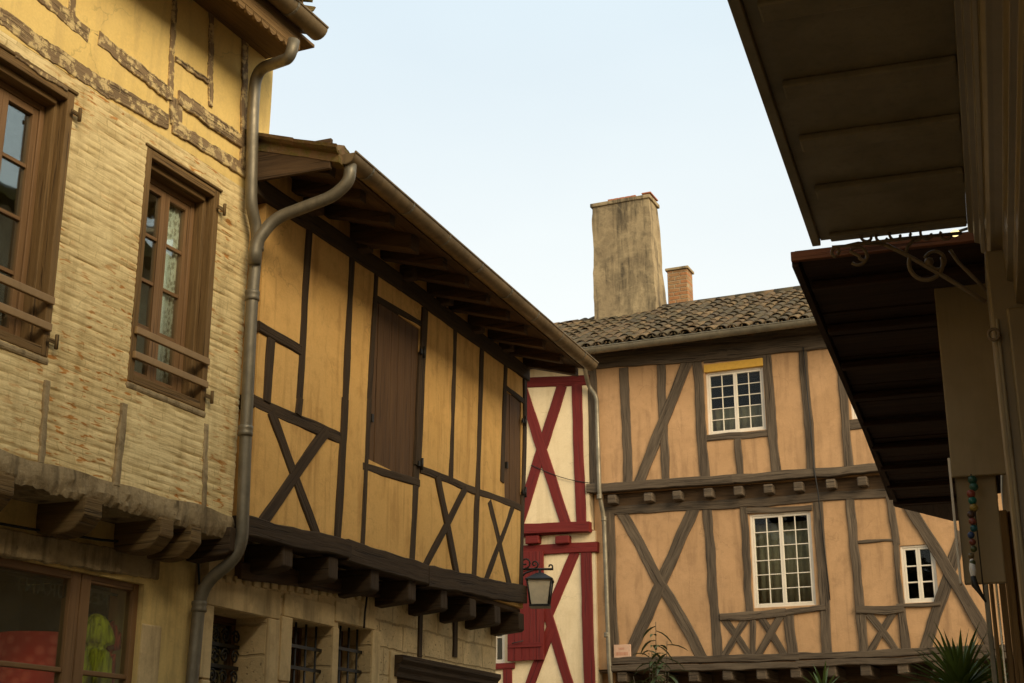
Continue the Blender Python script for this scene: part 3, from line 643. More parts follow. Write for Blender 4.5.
# ================================================================== YELLOW HOUSE
F = FY
H = empty('half_timbered_house', F, 0, 0, 0, 'ochre house with dark brown timbers, two closed shutters, deep tiled eave and stone ground floor', 'house')
XE = 4.93; REC = .27; X0 = -.02
s1 = rect(F, (375, 301), (420, 327), (416, 477), (364.5, 463)); s2 = rect(F, (507, 391), (522.5, 403), (519.5, 505), (502, 499))
wall(H, 'wall', 'pl_yellow', X0, XE, 3.29, 5.97, 0, .22, [(s1[0], s1[1], s1[2], s1[3]), (s2[0], s2[1], s2[2], s2[3])], lambda x, z: -.010 * nz3(x * 1.6, z * 1.6, 2) - .002 * nz3(x * 9, z * 9, 1), .06, .06)
shell(H, 'pl_yellow', X0, XE, .222, 5.0, 0, 5.95, low=REC + .362, zl=3.2)
def TY(name, *a, **k): return T(H, F, name, *a, 'w_yellow', jit=k.pop('jit', .008), proud=k.pop('proud', .006), **k)
TY('wall_plate', 252, 183, 400, 283, 15, proud=.03); TY('wall_plate', 399, 282, 527, 375, 12, proud=.03)
for a in ((309.3, 226, 299, 400, 6), (351.7, 255, 345, 400, 5.5), (345, 399, 336.7, 538, 6.5), (376, 272, 368.6, 400, 4), (368.6, 398, 361.5, 546, 4),
          (424, 309, 416.8, 466, 6), (416.6, 464, 412, 562, 5.5), (455, 330, 450.5, 482, 4), (482, 344, 477, 499, 4), (477, 499, 473.5, 576, 4.5), (505.5, 364, 501.5, 482, 3.5),
          (525.3, 374, 520.5, 590, 3), (270.5, 339, 266, 402, 7.5), (299.5, 398, 297.5, 415, 6)):
    TY('post', *a)
for a in ((258, 326, 300, 350, 9.5), (252, 400, 344, 440, 12), (420, 469, 521, 508, 7), (373, 297, 423, 325, 6), (362, 466, 419, 483, 8), (505, 387, 524, 402, 4.5)):
    TY('rail', *a)
for a in ((270, 411, 319, 543, 8), (326, 431, 259, 526, 10.5), (437, 476, 457.5, 580, 5), (465, 489, 422.5, 570, 5.5), (489, 501, 510, 588, 4.6), (513, 506, 484, 585, 4.6)):
    TY('brace', *a)
TY('sill_beam', 240, 525, 345, 551, 19, proud=.05, jit=.014); TY('sill_beam', 343, 550, 425, 576, 20, proud=.05, jit=.014); TY('sill_beam', 423, 576, 522, 595.5, 19, proud=.05, jit=.014)
for r_, n_ in ((s1, 7), (s2, 3)):
    s_ = shutter(H, r_, .008, 'w_shutter', n_)
    for zz in (r_[2] + .15, r_[3] - .2):
        mb = MB(); mb.box(r_[1] - .02, r_[1] + .045, -.03, -.018, zz - .02, zz + .02); mb.tube([(r_[1] + .03, -.035, zz - .05), (r_[1] + .03, -.035, zz + .05)], .012, 8); mb.build('hinge', M['p_black'], s_)
    mb = MB(); zz = r_[2] + .33; mb.box(r_[0] + .02, r_[0] + .05, -.02, .004, zz - .03, zz + .03); mb.build('latch', M['p_black'], s_)
# joist ends and jetty soffit, head beam of the ground floor
xs = [F.at(px_, py_).x for px_, py_ in ((285, 555), (331, 565), (372.6, 576), (410, 584), (442, 590), (471, 596), (495.6, 600))]
xs = [xs[0] - .62 - .02, ] + xs + [XE - .1]
def sill_z(x): 
    t = (x + .1) / 5.0; return 3.22 + .035 * t
for x in xs:
    mb = MB(); zt_ = sill_z(x); d_ = .19
    mb.prism([(-.02, zt_ - .02), (-.025, zt_ - d_ + .02), (.0, zt_ - d_), (.30, zt_ - d_ - .03), (.30, zt_ - .02)], x - .07, x + .07, 'yz'); mb.build('joist_end', M['w_yellow'], H, .01)
pbox(H, 'jetty_floor', 'w_eave', X0, XE, .03, REC + .1, 3.245, 3.285)
mb = MB(); timber(mb, tuple(F.at(235, 570, REC)), tuple(F.at(494, 610, REC)), .11, REC - .05, REC + .12, .012); mb.build('head_beam', M['w_eave'], H)
# eave
SL = R(17); WO = .65; gq = F.at(346, 152, -WO - .045); ge_ = F.at(591, 366, -WO - .045); ZE = (gq.y + ge_.y) / 2 + .07; XG0, XG1 = gq.x, ge_.x
ze0 = ZE - .075
nR = 12
for i in range(nR):
    x = XG0 + .1 + (XE - XG0 - .05) * i / (nR - 1) + random.uniform(-.03, .03)
    big = i == 3; hh = .13 if big else .085; t_ = math.tan(SL); L0, L1 = (-WO + (.10 if not big else .13)), .35; mb = MB(); ww = .075 if big else .048
    zz = lambda y_: ze0 + (y_ + WO) * t_ - .042
    mb.hexa([(x - ww, L0, zz(L0) - hh), (x + ww, L0, zz(L0) - hh), (x + ww, L0, zz(L0)), (x - ww, L0, zz(L0))], [(x - ww, L1, zz(L1) - hh - .03), (x + ww, L1, zz(L1) - hh - .03), (x + ww, L1, zz(L1)), (x - ww, L1, zz(L1))])
    mb.build('rafter', M['w_eave'], H, .008)
for px_, py_ in ((314, 206), (364, 244), (409, 273), (445.5, 298), (477, 326), (507, 345), (531, 362)):
    q = F.at(px_, py_, -.06); mb = MB(); mb.box(q.x - .055, q.x + .055, -.12, .1, q.y - .065, q.y + .06); mb.build('beam_end', M['w_eave'], H, .012)
slab(H, 'eave_boards', 'w_eave', XG0 - .03, XG1 - .02, -WO + .02, ze0 - .02, 3.6, SL, .022)
pbox(H, 'verge_board', 'w_eave', XG0 - .04, XG0 - .01, -WO + .05, -.002, ZE - .17, ZE + .05)
tile_roof(H, 'tile_y', XG0 - .03, XG1 + .02, -WO + .04, ze0 - .040, 3.7, SL, .2, .34, flat=.6)
mb = MB(); t_ = math.tan(SL); ya_, yb_ = -WO - .02, 3.0
vs = lambda y_, x_, h_: (x_, y_, ze0 + (y_ + WO) * t_ + h_ + .012 * nz3(y_ * 4, x_ * 9, 1))
st_ = 30
mb.sweep(lambda i: [vs(ya_ + (yb_ - ya_) * i / st_, XG0 - .045, -.06), vs(ya_ + (yb_ - ya_) * i / st_, XG0 - .05, .025), vs(ya_ + (yb_ - ya_) * i / st_, XG0 + .02, .085), vs(ya_ + (yb_ - ya_) * i / st_, XG0 + .09, .07), vs(ya_ + (yb_ - ya_) * i / st_, XG0 + .09, -.06)], st_ + 1)
mb.build('verge', M['tile_y'], H)
gutter(H, 'gutter', XG0, XG1, -WO - .045, ZE - .066, .072)
# eave pipe of the yellow house swinging back to the shared downpipe
def e3(px_, py_, y_): q = F.at(px_, py_, y_); return (q.x, y_, q.y)
lp = FL.world(*dp(262, 240)) if False else None
J = F.local(FL.world(FL.at(256, 236, -.10).x, -.10, FL.at(256, 236, -.10).y))
pipe(H, [(XG0 + .06, -WO - .05, ZE - .12), (XG0 + .06, -WO - .045, ZE - .24), (XG0 + .06, -.58, ZE - .33), (J.x + .05, J.y - .10, J.z + .13), (J.x, J.y, J.z - .05), (J.x, J.y, J.z - .2)], .042, 'zinc', (), 'eave_pipe', .12)
# ground floor of limestone
dr = rect(F, (213, 609), (266, 615), (264, 683), (209, 683), REC); wa = rect(F, (290, 621), (331, 624), (331, 683), (290, 683), REC); wb = rect(F, (337, 625), (371, 627), (371, 683), (337, 683), REC); sp = rect(F, (396, 664), (489, 671), (489, 683), (396, 683), REC)
dr = (dr[0], dr[1], 0, dr[3]); wa = (wa[0], wa[1], 1.2, wa[3]); wb = (wb[0], wb[1], 1.2, wb[3]); za = F.at(394, 655, REC).y; sp = (sp[0], sp[1], .4, za - .08)
wall(H, 'wall', 'stone', X0, XE - .02, 0, 3.24, REC, .36, [dr, wa, wb, sp], lambda x, z: -.012 * nz3(x * 3, z * 3, 1), .07, .07)
# dressed stones round the openings
for (x0, x1, z0, z1) in ((dr[0] - .1, dr[1] + .16, dr[3] + .004, dr[3] + .19), (wa[0] - .12, (wa[1] + wb[0]) / 2 - .03, wa[3] + .004, wa[3] + .16), ((wa[1] + wb[0]) / 2 - .02, wb[1] + .04, wb[3] + .004, wb[3] + .15), (wa[1] + .002, wb[0] - .002, 1.2, wa[3]),
                         (dr[1] + .004, dr[1] + .16, 2.25, dr[3]), (dr[1] + .004, dr[1] + .20, 1.80, 2.24), (dr[0] - .12, dr[0] - .004, 2.3, dr[3]), (dr[0] - .10, dr[0] - .004, 1.85, 2.29), (wa[0] - .15, wa[0] - .004, 2.35, wa[3]), (wa[0] - .12, wa[0] - .004, 1.9, 2.34), (wb[1] + .004, wb[1] + .14, 2.42, wb[3]), (wb[1] + .004, wb[1] + .12, 1.98, 2.41), (sp[0] - .13, sp[0] - .004, 2.35, 2.7)):
    cnt[0] += 1; pbox(H, 'dressed_stone', 'block', x0, x1, REC - .010 - (cnt[0] % 5) * .0016, REC + .35, z0, z1, bevel=.006)
# row of small bricks/stones under the head beam
for i in range(20):
    x = .05 + i * .115
    if x > 2.2: break
    pbox(H, 'packing_stone', 'block', x, x + random.uniform(.06, .10), REC - .02, REC + .1, 2.905 + .007 * i + random.uniform(0, .01), 2.96 + .01 * i, bevel=.01)
for px0, pxb in ((420.5, 419), (455.5, 454.5)): T(H, F, 'stud', px0, 605, pxb, 657, 4, 'w_yellow', y=REC, proud=.012)
# door: panelled leaf with glazed head and iron scroll grille
yd = REC + .24; mb = MB(); x0, x1 = dr[0], dr[1]
mb.box(x0, x1, yd, yd + .05, 0, 2.12); mb.box(x0 + .02, x1 - .02, yd - .018, yd - .001, 2.02, 2.11)
for a_, b_ in ((.2, .9), (1.05, 1.9)): mb.box(x0 + .12, x1 - .12, yd - .014, yd - .001, a_, b_)
door = mb.build('door', M['w_shutter'], H, .006)
mb = MB(); mb.box(x0, x1, yd, yd + .05, 2.122, 2.17); mb.box(x0, x1, yd, yd + .05, dr[3] - .05, dr[3]); mb.box(x0, x0 + .05, yd, yd + .05, 2.17, dr[3] - .05); mb.box(x1 - .05, x1, yd, yd + .05, 2.17, dr[3] - .05); mb.build('transom_frame', M['w_shutter'], door)
mb = MB(); mb.box(x0 + .05, x1 - .05, yd + .02, yd + .024, 2.17, dr[3] - .05); mb.build('pane', M['glass'], door)
mb = MB(); yg = yd - .04
for zz in (2.28, 2.42, 2.56): mb.box(x0, x1, yg, yg + .012, zz - .012, zz + .012)
n_ = 5
for i in range(n_):
    xc = x0 + (x1 - x0) * (i + .5) / n_
    for zz, sg in ((2.35, 1), (2.49, -1), (2.62, 1)):
        mb.tube([(xc + sg * (.012 + .038 * k / 12) * math.cos(k * .75), yg - .008, zz + (.012 + .038 * k / 12) * math.sin(k * .75)) for k in range(13)], .007, 6)
mb.build('scroll_grille', M['p_black'], H)
# two barred windows
for r_ in (wa, wb):
    yw = REC + .25; win = casement(H, (r_[0], r_[1], r_[2], r_[3]), yw, 1, 2, 3, 'w_shutter', .035, .04, .02)
    mb = MB(); yb = REC + .09
    for k in range(4): xx = r_[0] + (r_[1] - r_[0]) * (k + .5) / 4; mb.tube([(xx, yb, r_[2]), (xx, yb, r_[3])], .009, 8)
    for zz in (r_[3] - .17, r_[3] - .32, r_[2] + .4, r_[2] + .8): mb.box(r_[0] - .01, r_[1] + .01, yb - .013, yb - .009, zz - .012, zz + .012)
    mb.build('window_bars', M['p_black'], H)
# shop front at the far end: moulded lintel over a boarded shutter
mb = MB(); x0, x1 = sp[0] - .06, sp[1] + .08
mb.prism([(REC - .03, za - .17), (REC - .035, za - .13), (REC - .06, za - .10), (REC - .06, za - .07), (REC - .09, za - .04), (REC - .09, za), (REC + .2, za), (REC + .2, za - .17)], x0, x1, 'yz')
mb.build('moulded_lintel', M['w_yellow'], H, .003)
mb = MB()
for i in range(9): w_ = (sp[1] - sp[0]) / 9; mb.box(sp[0] + w_ * i + .002, sp[0] + w_ * (i + 1) - .002, REC + .06, REC + .09, .4, za - .16)
mb.build('shop_shutter', M['w_surround'], H, .003)
mb = MB(); mb.tube([e3(367, 597, REC - .04), e3(365, 612, REC - .04), e3(364, 628, REC - .04)], .009, 6); o = mb.build('cable', M['cable']); o.location = F.o; o.rotation_euler = (0, 0, F.rz); o['label'] = 'short black cable dropping down the stone wall above the barred windows'; o['category'] = 'cable'

pbox(H, 'shade_wall', 'dark', X0 + .21, XE - .21, 1.2, 1.24, .01, 5.7)  # near-black sheet added as room shade behind the openings
# ------------------------------------------------------------------ street lantern on the corner of the yellow house
cpt = F.world(XE + .02, .05, 0); FK = Frame(cpt.x, cpt.y, 95)
zl = 1.6 + 13.3 * math.tan(PITCH - math.atan((563 - 341.5) / FPX)); arm0 = 0.0
LX = .20
t = empty('street_lamp', FK, 0, 0, zl, 'iron wall lantern with frosted glass at the corner of the ochre house', 'street lamp')
mb = MB(); mb.tube([(-.02, 0, 0), (.33, 0, -.005)], .011, 8); mb.box(-.03, -.015, -.03, .03, -.12, .10)
mb.tube([(.0, 0, -.10), (.06, 0, -.04), (.14, 0, -.01)], .009, 8)
def spiral(mb, c, r0, r1, a0, a1, rr=.008, n=20, ax='xz'):
    mb.tube([(c[0] + (r0 + (r1 - r0) * k / n) * math.cos(a0 + (a1 - a0) * k / n), c[1], c[2] + (r0 + (r1 - r0) * k / n) * math.sin(a0 + (a1 - a0) * k / n)) for k in range(n + 1)], rr, 6)
spiral(mb, (.06, 0, .06), .055, .012, -1.6, 5.5); spiral(mb, (.15, 0, .045), .04, .01, -1.6, 5.0); spiral(mb, (.30, 0, .02), .03, .008, -1.6, 3.5)
mb.build('scroll_bracket', M['p_black'], t)
mb = MB(); zt0 = -.10
mb.tube([(LX, 0, 0), (LX, 0, -.07)], .012, 8); mb.lathe([(.012, -.03), (.022, -.045), (.012, -.06)], (LX, 0, 0), 10)
def pyr(mb, z0, a, z1, b):
    mb.hexa([(LX - a, -a, z0), (LX + a, -a, z0), (LX + a, a, z0), (LX - a, a, z0)], [(LX - b, -b, z1), (LX + b, -b, z1), (LX + b, b, z1), (LX - b, b, z1)])
pyr(mb, -.105, .128, -.04, .03); pyr(mb, -.118, .131, -.106, .131); mb.build('lamp_roof', M['p_black'], t)
mb = MB(); zb_ = -.345; ra, rb = .116, .085
for sx in (-1, 1):
    for sy in (-1, 1): mb.tube([(LX + sx * ra, sy * ra, -.118), (LX + sx * rb, sy * rb, zb_)], .009, 6)
pyr(mb, zb_ - .022, rb + .012, zb_, rb + .014); mb.build('lamp_frame', M['p_black'], t)
mb = MB(); pyr(mb, zb_ + .001, rb - .006, -.119, ra - .006); mb.build('lamp_glass', plain('frosted_glass', (.78, .66, .44), .4), t)

# ================================================================== RED HOUSE
F = FM
H = empty('half_timbered_house', F, -.9, 0, 0, 'narrow cream house with oxblood red timbers between the ochre and apricot houses', 'house'); H.location = F.o
wr = rect(F, (486, 612), (506, 610), (506, 663), (486, 665), .1)
XR = -.235
wall(H, 'wall', 'pl_red', -4.2, XR, 5.30, 7.9, -.03, .2); wall(H, 'wall', 'pl_red', -4.2, XR + .04, 0, 5.28, .06, .2, [wr])
shell(H, 'pl_red', -4.2, XR, .27, 5.0, 0, 8.0)
def TR(name, *a, up=True, **k): return T(H, F, name, *a, 'w_red', y=-.03 if up else .06, proud=k.pop('proud', .016), jit=.007, **k)
TR('beam', 500, 384, 589, 380, 10); TR('beam', 500, 529.5, 590, 527, 10, proud=.04); TR('post', 576.5, 384, 581.5, 524, 10)
TR('brace', 562, 386, 519, 523, 10); TR('brace', 522, 387, 566, 524, 10)
TR('beam', 500, 552, 598, 547, 10, up=False, proud=.03); TR('post', 586.5, 551, 590.5, 720, 11, up=False)
TR('brace', 575, 552, 546, 622, 9.5, up=False); TR('brace', 545, 604, 571, 690, 9.5, up=False); TR('brace', 551, 628, 524, 700, 9.5, up=False)
TR('beam', 486, 667, 515, 666, 6, up=False, proud=.03); TR('post', 508, 668, 509, 760, 9, up=False)
for px_ in (505, 533, 563):
    q = F.at(px_, 540, .0); mb = MB(); mb.box(q.x - .11, q.x + .11, -.05, .1, q.y - .06, q.y + .06); mb.build('joist_end', M['w_red'], H, .015)
pbox(H, 'jetty_floor', 'w_red', -4.2, XR, .0, .25, 5.26, 5.298)
s_ = shutter(H, rect(F, (507, 553), (543.5, 551), (543.5, 663.5), (508, 658), .0), -.005, 'w_red', 5, .04)
mb = MB(); r_ = rect(F, (507, 553), (543.5, 551), (543.5, 663.5), (508, 658), .0)
for zz in (r_[2] + .22, r_[3] - .25): mb = MB(); mb.box(r_[0] + .03, r_[1] - .03, -.02, -.009, zz - .03, zz + .03); mb.build('shutter_batten', M['w_red'], s_, .003)
mb = MB(); q = F.at(522, 641, -.03); mb.tube([(q.x - .15, -.05, q.y - .03), (q.x + .03, -.05, q.y)], .008, 6); mb.build('shutter_hook', M['p_black'], s_)
casement(H, wr, .10, 1, 2, 2, 'p_white', .03, .03, .018)
tile_roof(H, 'tile_m', -4.2, -.34, -.42, 7.87, 3.3, R(26), .172, .31, flat=.68); slab(H, 'roof_deck', 'w_eave', -4.2, -.34, -.36, 7.87, 3.25, R(26), .03)
gutter(H, 'gutter', -4.2, -.30, -.47, 7.82, .062)

# ================================================================== APRICOT HOUSE
H = empty('half_timbered_house', F, 0, 0, 0, 'apricot house across the street with grey timbers, white paned windows and big chimney', 'house')
XW = 7.5; Y2 = .12
m1 = rect(F, (704.5, 372), (762, 366.5), (767, 430), (708.5, 434.5)); m3 = (F.at(850, 399).x, F.at(850, 399).x + .8, F.at(854, 419).y, F.at(845, 372).y)
m2 = rect(F, (749, 514), (809.5, 510.6), (817, 605), (754, 608), Y2); m4 = rect(F, (899, 545.5), (933.6, 544), (939.6, 602), (905, 603), Y2)
fd = lambda x, z: -.008 * nz3(x * 1.5, z * 1.5, 2)
wall(H, 'wall', 'pl_mid', -.22, XW, 5.83, 7.90, 0, .2, [m1, m3], fd, .09, .09)
wall(H, 'wall', 'pl_mid', -.22, XW, 3.30, 5.82, Y2, .2, [m2, m4], fd, .09, .09)
shell(H, 'pl_mid', -.22, XW, .325, 6.0, 0, 7.9)
def TM(name, *a, low=False, **k): return T(H, F, name, *a, 'w_mid', y=Y2 if low else 0.0, jit=k.pop('jit', .016), proud=k.pop('proud', .016), **k)
TM('wall_plate', 588, 350, 740, 338.5, 11, proud=.02, jit=.012); TM('wall_plate', 738, 339, 905, 319, 11, proud=.02, jit=.012); TM('wall_plate', 588, 362, 730, 352, 15, proud=.035, jit=.02); TM('wall_plate', 728, 352, 900, 333, 15, proud=.035, jit=.02)
for a in ((591, 368, 594, 488, 11), (624, 368, 628.5, 482, 9), (661, 365, 666, 482, 8), (697, 358, 705, 478, 9.5), (766.5, 350, 776, 474, 9.5), (802.5, 346, 812, 471, 8.5), (841, 366, 850, 466, 8.5), (738, 439, 740.5, 476, 6.5)): TM('post', *a)
TM('brace', 688, 360, 639, 483, 10); TM('rail', 706, 438.5, 769, 433.5, 6.5); TM('rail', 849, 425, 905, 419, 10); TM('rail', 704, 361, 766, 355, 5, proud=.02)
# jetty: bressumer, joist ends, lower plate
TM('bressumer', 588, 489, 735, 479.5, 8.5, proud=.07); TM('bressumer', 733, 479.6, 1000, 459.5, 8.5, proud=.07)
for px_, py_ in ((611.6, 498.5), (648, 496.5), (676.7, 494.6), (708, 492), (738, 490), (768, 488), (798, 485.8), (830.5, 483), (862, 480.5), (893, 478), (925, 475)):
    q = F.at(px_, py_, -.05); mb = MB(); mb.box(q.x - .065, q.x + .065, -.06, .16, q.y - .07, q.y + .055); mb.build('joist_end', M['w_mid'], H, .015)
TM('plate', 604, 511.5, 740, 503, 9, low=True, proud=.02); TM('plate', 738, 503, 1000, 486, 9, low=True, proud=.02)
T(H, F, 'joist_board', 604, 502, 1000, 475, 15, 'w_eave', y=Y2, proud=.004, jit=.004)
for a in ((609.5, 512, 614, 662, 10), (707, 508, 718.5, 657, 9.5), (743.5, 507, 750, 613, 7.5), (752, 617, 753.5, 657, 6.5), (788.5, 610, 793, 655, 10), (818, 502, 828, 655, 10), (850, 499, 864, 652, 9), (889.5, 496, 897, 545, 7.5), (896.5, 545, 902, 606, 5.5), (901, 608, 905.5, 651, 9)): TM('post', *a, low=True)
for a in ((621, 511, 705, 662, 11), (696, 505, 627, 660, 12), (722, 616, 752, 659, 7), (748.5, 615, 722.5, 660, 7), (759, 614, 786, 658, 7), (782.5, 613, 757, 658, 7), (868, 614, 900, 655, 7), (894, 612, 869, 655, 7), (906, 500, 993, 646, 12), (963, 532, 923, 657, 12)): TM('brace', *a, low=True)
TM('rail', 720.5, 617, 786, 612.5, 8, low=True, proud=.035); TM('rail', 785, 612, 826, 608, 6, low=True, proud=.03); TM('rail', 858, 542.5, 894, 541, 3, low=True); TM('rail', 856.5, 609.5, 904, 608, 8, low=True, jit=.03, proud=.04); TM('rail', 897, 606, 941, 603.5, 4, low=True, proud=.03); TM('rail', 746, 511.5, 812, 507.5, 5, low=True)
TM('sill_beam', 612, 661.5, 800, 657, 7, low=True, proud=.05); TM('sill_beam', 798, 657, 1010, 647.5, 7, low=True, proud=.05)
TM('bressumer', 612, 669.5, 800, 665.5, 6.5, low=True, proud=.12); TM('bressumer', 798, 665.5, 1010, 655.5, 6.5, low=True, proud=.12)
for px_, py_ in ((622.7, 675.5), (660, 675.5), (694, 675), (728, 673.5), (762, 672.5), (796, 671), (831, 669.8), (866, 669), (903, 667), (938, 665)):
    q = F.at(px_, py_, Y2 - .05); mb = MB(); mb.box(q.x - .07, q.x + .07, Y2 - .09, Y2 + .6, q.y - .09, q.y + .05); mb.build('joist_end', M['w_mid'], H, .015)
pbox(H, 'jetty_floor', 'w_eave', -.2, XW, Y2 + .02, Y2 + 1.2, 3.262, 3.298)
wall(H, 'wall', 'w_eave', -.22, XW, 0, 3.26, Y2 + .6, .3, [(.6, 2.6, .0, 2.7), (3.4, 5.4, .0, 2.7)])
for xa, xb in ((.6, 2.6), (3.4, 5.4)): 
    mb = MB(); mb.box(xa, xb, Y2 + .7, Y2 + .74, 0, 2.7); mb.build('shop_door', M['w_eave'], H)
for r_, yy, c, rw in ((m1, .03, 2, 5), (m2, Y2 + .02, 2, 6)): casement(H, r_, yy, 2, c, rw, 'p_white', .03, .026, .012)
casement(H, m3, .03, 2, 1, 3, 'p_white', .035, .03, .018); casement(H, m4, Y2 + .02, 2, 1, 3, 'p_white', .03, .028, .018)
q0 = F.at(703, 372.5); q1 = F.at(761.6, 358.5); z_a, z_b = m1[3] - .005, m1[3] + .12
mb = MB(); mb.box(m1[0] - .01, m1[1] + .01, -.028, .05, z_a, z_b - .01); mb.build('blind_box', plain('ochre_blind', (.60, .33, .045), .7), H, .004)
pbox(H, 'shade_wall', 'dark', .0, XW - .25, 1.3, 1.34, 3.4, 7.7); pbox(H, 'shade_floor', 'dark', .0, XW - .25, .34, 1.29, 5.6, 5.64); pbox(H, 'shade_wall', 'dark', 3.4, 3.44, .34, 1.29, 3.4, 5.59)  # near-black sheets added as room shade behind the white windows
# net curtains
for r_, lab in ((m1, 'pale net curtain behind the upper white window of the apricot house'), (m2, 'pale net curtain behind the lower tall white window of the apricot house')):
    mb = MB(); n = 50; yy = .24 if r_ is m1 else Y2 + .24
    mb.add([(r_[0] + (r_[1] - r_[0]) * i / n, yy + .016 * math.sin(i * 1.1), z) for z in (r_[2], r_[3] - (.5 if r_ is m1 else .1)) for i in range(n + 1)], [(i, i + 1, n + 2 + i, n + 1 + i) for i in range(n)], None, True)
    o = mb.build('curtain', M['net']); s_ = o.modifiers.new('s', 'SOLIDIFY'); s_.thickness = .003; o.location = F.o; o.rotation_euler = (0, 0, F.rz); o['label'] = lab; o['category'] = 'curtain'
# roof
SM = R(26); EY = -.40; EZ = 7.885
tile_roof(H, 'tile_m', -.34, XW, EY - .02, EZ, 3.3, SM, .172, .31, sag=.035, flat=.68)
slab(H, 'roof_deck', 'w_eave', -.34, XW, EY + .04, EZ, 3.26, SM, .03)
mb = MB(); mb2 = MB()
for i in range(24):
    x = -.3 + i * .33; mb.tube([(x, EY + 3.32, EZ + 3.3 * math.tan(SM) + .04), (x + .36, EY + 3.32, EZ + 3.3 * math.tan(SM) + .055)], [.10, .085], 10)
mb.build('ridge_tiles', M['tile_m'], H)
slab(H, 'roof_deck', 'w_eave', -.34, XW, EY + 6.6, EZ, -3.26, -SM, .03)
for i in range(13):
    x = -.05 + i * .6; mb = MB(); t_ = math.tan(SM); z_ = lambda y: EZ - .035 + (y - EY) * t_
    a_, b_ = EY + .1, .2
    mb.hexa([(x - .04, a_, z_(a_) - .08), (x + .04, a_, z_(a_) - .08), (x + .04, a_, z_(a_)), (x - .04, a_, z_(a_))], [(x - .04, b_, z_(b_) - .09), (x + .04, b_, z_(b_) - .09), (x + .04, b_, z_(b_)), (x - .04, b_, z_(b_))]); mb.build('rafter', M['w_eave'], H, .008)
gutter(H, 'zinc', -.22, XW, EY - .075, 7.875, .078)
def m3d(px_, py_, y_): q = F.at(px_, py_, y_); return (q.x, y_, q.y)
pipe(H, [(-.12, EY - .07, 7.80), (-.13, EY - .06, 7.68), (-.19, -.10, 7.42), m3d(596.5, 396, -.09), m3d(599.5, 495, -.09), m3d(604, 518, .02), m3d(609, 660, .02), m3d(614, 720, .02)], .033, 'zinc', [m3d(599.5, 497, -.09), m3d(604, 519, .02), m3d(607, 635, .02)], rad=.1)
# chimneys
def on_roof(px_, py_):
    r = ray(px_, py_); e = F.e; t_ = math.tan(SM)
    k = (EZ + .1 + (e.dot(F.ey) * 1 - EY) * t_ - e.z) / (r.z - r.dot(F.ey) * t_); q = e + r * k
    return q.dot(F.ex), q.dot(F.ey), q.z
bx0, by, bz = on_roof(594.5, 319); bx1, _, _ = on_roof(656, 314); bx1 = F.at(656.5, 313, by).x
tx0, tx1 = F.at(592, 205, by).x, F.at(648.7, 200, by).x; ztop = F.at(620, 203, by).y
dB = .62; dT = .50
def ch(z):
    t_ = (z - bz) / (ztop - bz); return bx0 + (tx0 - bx0) * t_, bx1 + (tx1 - bx1) * t_, by, by + dB + (dT - dB) * t_
mb = MB(); st = 24; nn_ = 10
def ringc(i):
    z = bz - .5 + (ztop - bz + .5) * i / (st - 1); x0, x1, y0, y1 = ch(z); out = []
    for (a, b) in (((x0, y0), (x1, y0)), ((x1, y0), (x1, y1)), ((x1, y1), (x0, y1)), ((x0, y1), (x0, y0))):
        for k in range(nn_):
            t_ = k / nn_; x = a[0] + (b[0] - a[0]) * t_; y = a[1] + (b[1] - a[1]) * t_; d =  .014 * nz3(x * 2.4, z * 2.4, y * 2.4) + .009 * nz3(x * 6, z * 6, y * 6)
            out.append((x + d, y + d, z))
    return out
mb.sweep(ringc, st, True, True); c1 = mb.build('chimney', M['lime_render'], H); c1.data.set_sharp_from_angle(angle=R(50))
x0, x1, y0, y1 = ch(ztop); mb = MB(); mb.box(x0 - .03, x1 + .03, y0 - .03, y1 + .03, ztop, ztop + .07); mb.build('chimney_cap', M['lime_render'], c1, .012)
mb = MB(); 
for i in range(5): mb.box(x0 + .28 + i * .105, x0 + .28 + i * .105 + .098, y0 + .04, y1 - .04, ztop + .0705, ztop + .125)
mb.box(x1 - .15, x1 + .02, y0 + .06, y1 - .02, ztop + .1255, ztop + .15)
mb.build('chimney_brick', plain('red_cap_brick', (.34, .12, .055), .9), c1, .006)
cx0, cy, cz = on_roof(668, 299); cy += .5; a_ = F.at(667, 272, cy); b_ = F.at(687, 272, cy); zb_ = F.at(680, 300, cy).y; zt_ = F.at(676, 270, cy).y
mb = MB(); mb.box(a_.x, b_.x, cy, cy + .34, zb_ - .6, zt_); c2 = mb.build('chimney', M['brick'], H, .01)
mb = MB(); mb.box(a_.x - .03, b_.x + .03, cy - .03, cy + .37, zt_ + .0005, zt_ + .05); mb.build('chimney_cap', M['lime_render'], c2, .008)
# plate with two rows of faded marks
q0 = F.at(614, 645, Y2 - .03); q1 = F.at(631, 658, Y2 - .03); mb = MB(); mb.box(q0.x, q1.x, Y2 - .05, Y2 - .035, q1.y, q0.y)
sg = empty('wall_plaque', F, (q0.x + q1.x) / 2, Y2 - .03, q1.y, 'small pinkish wall plaque beside the grey drainpipe, its red writing worn away', 'sign')
mb = MB(); hw = (q1.x - q0.x) / 2; hh = q0.y - q1.y; mb.box(-hw, hw, -.015, .02, 0, hh); mb.build('plate', plain('pink_plate', (.62, .38, .24), .6), sg, .003)
mb = MB(); x = -hw * .75
while x < hw * .7: w_ = random.uniform(.008, .016); mb.box(x, x + w_, -.0165, -.0145, hh * .2, hh * .45); x += w_ + .008
x = -hw * .4
while x < hw * .3: w_ = random.uniform(.008, .014); mb.box(x, x + w_, -.0165, -.0145, hh * .62, hh * .78); x += w_ + .008
mb.build('worn_marks', plain('worn_red', (.50, .22, .12), .7), sg)
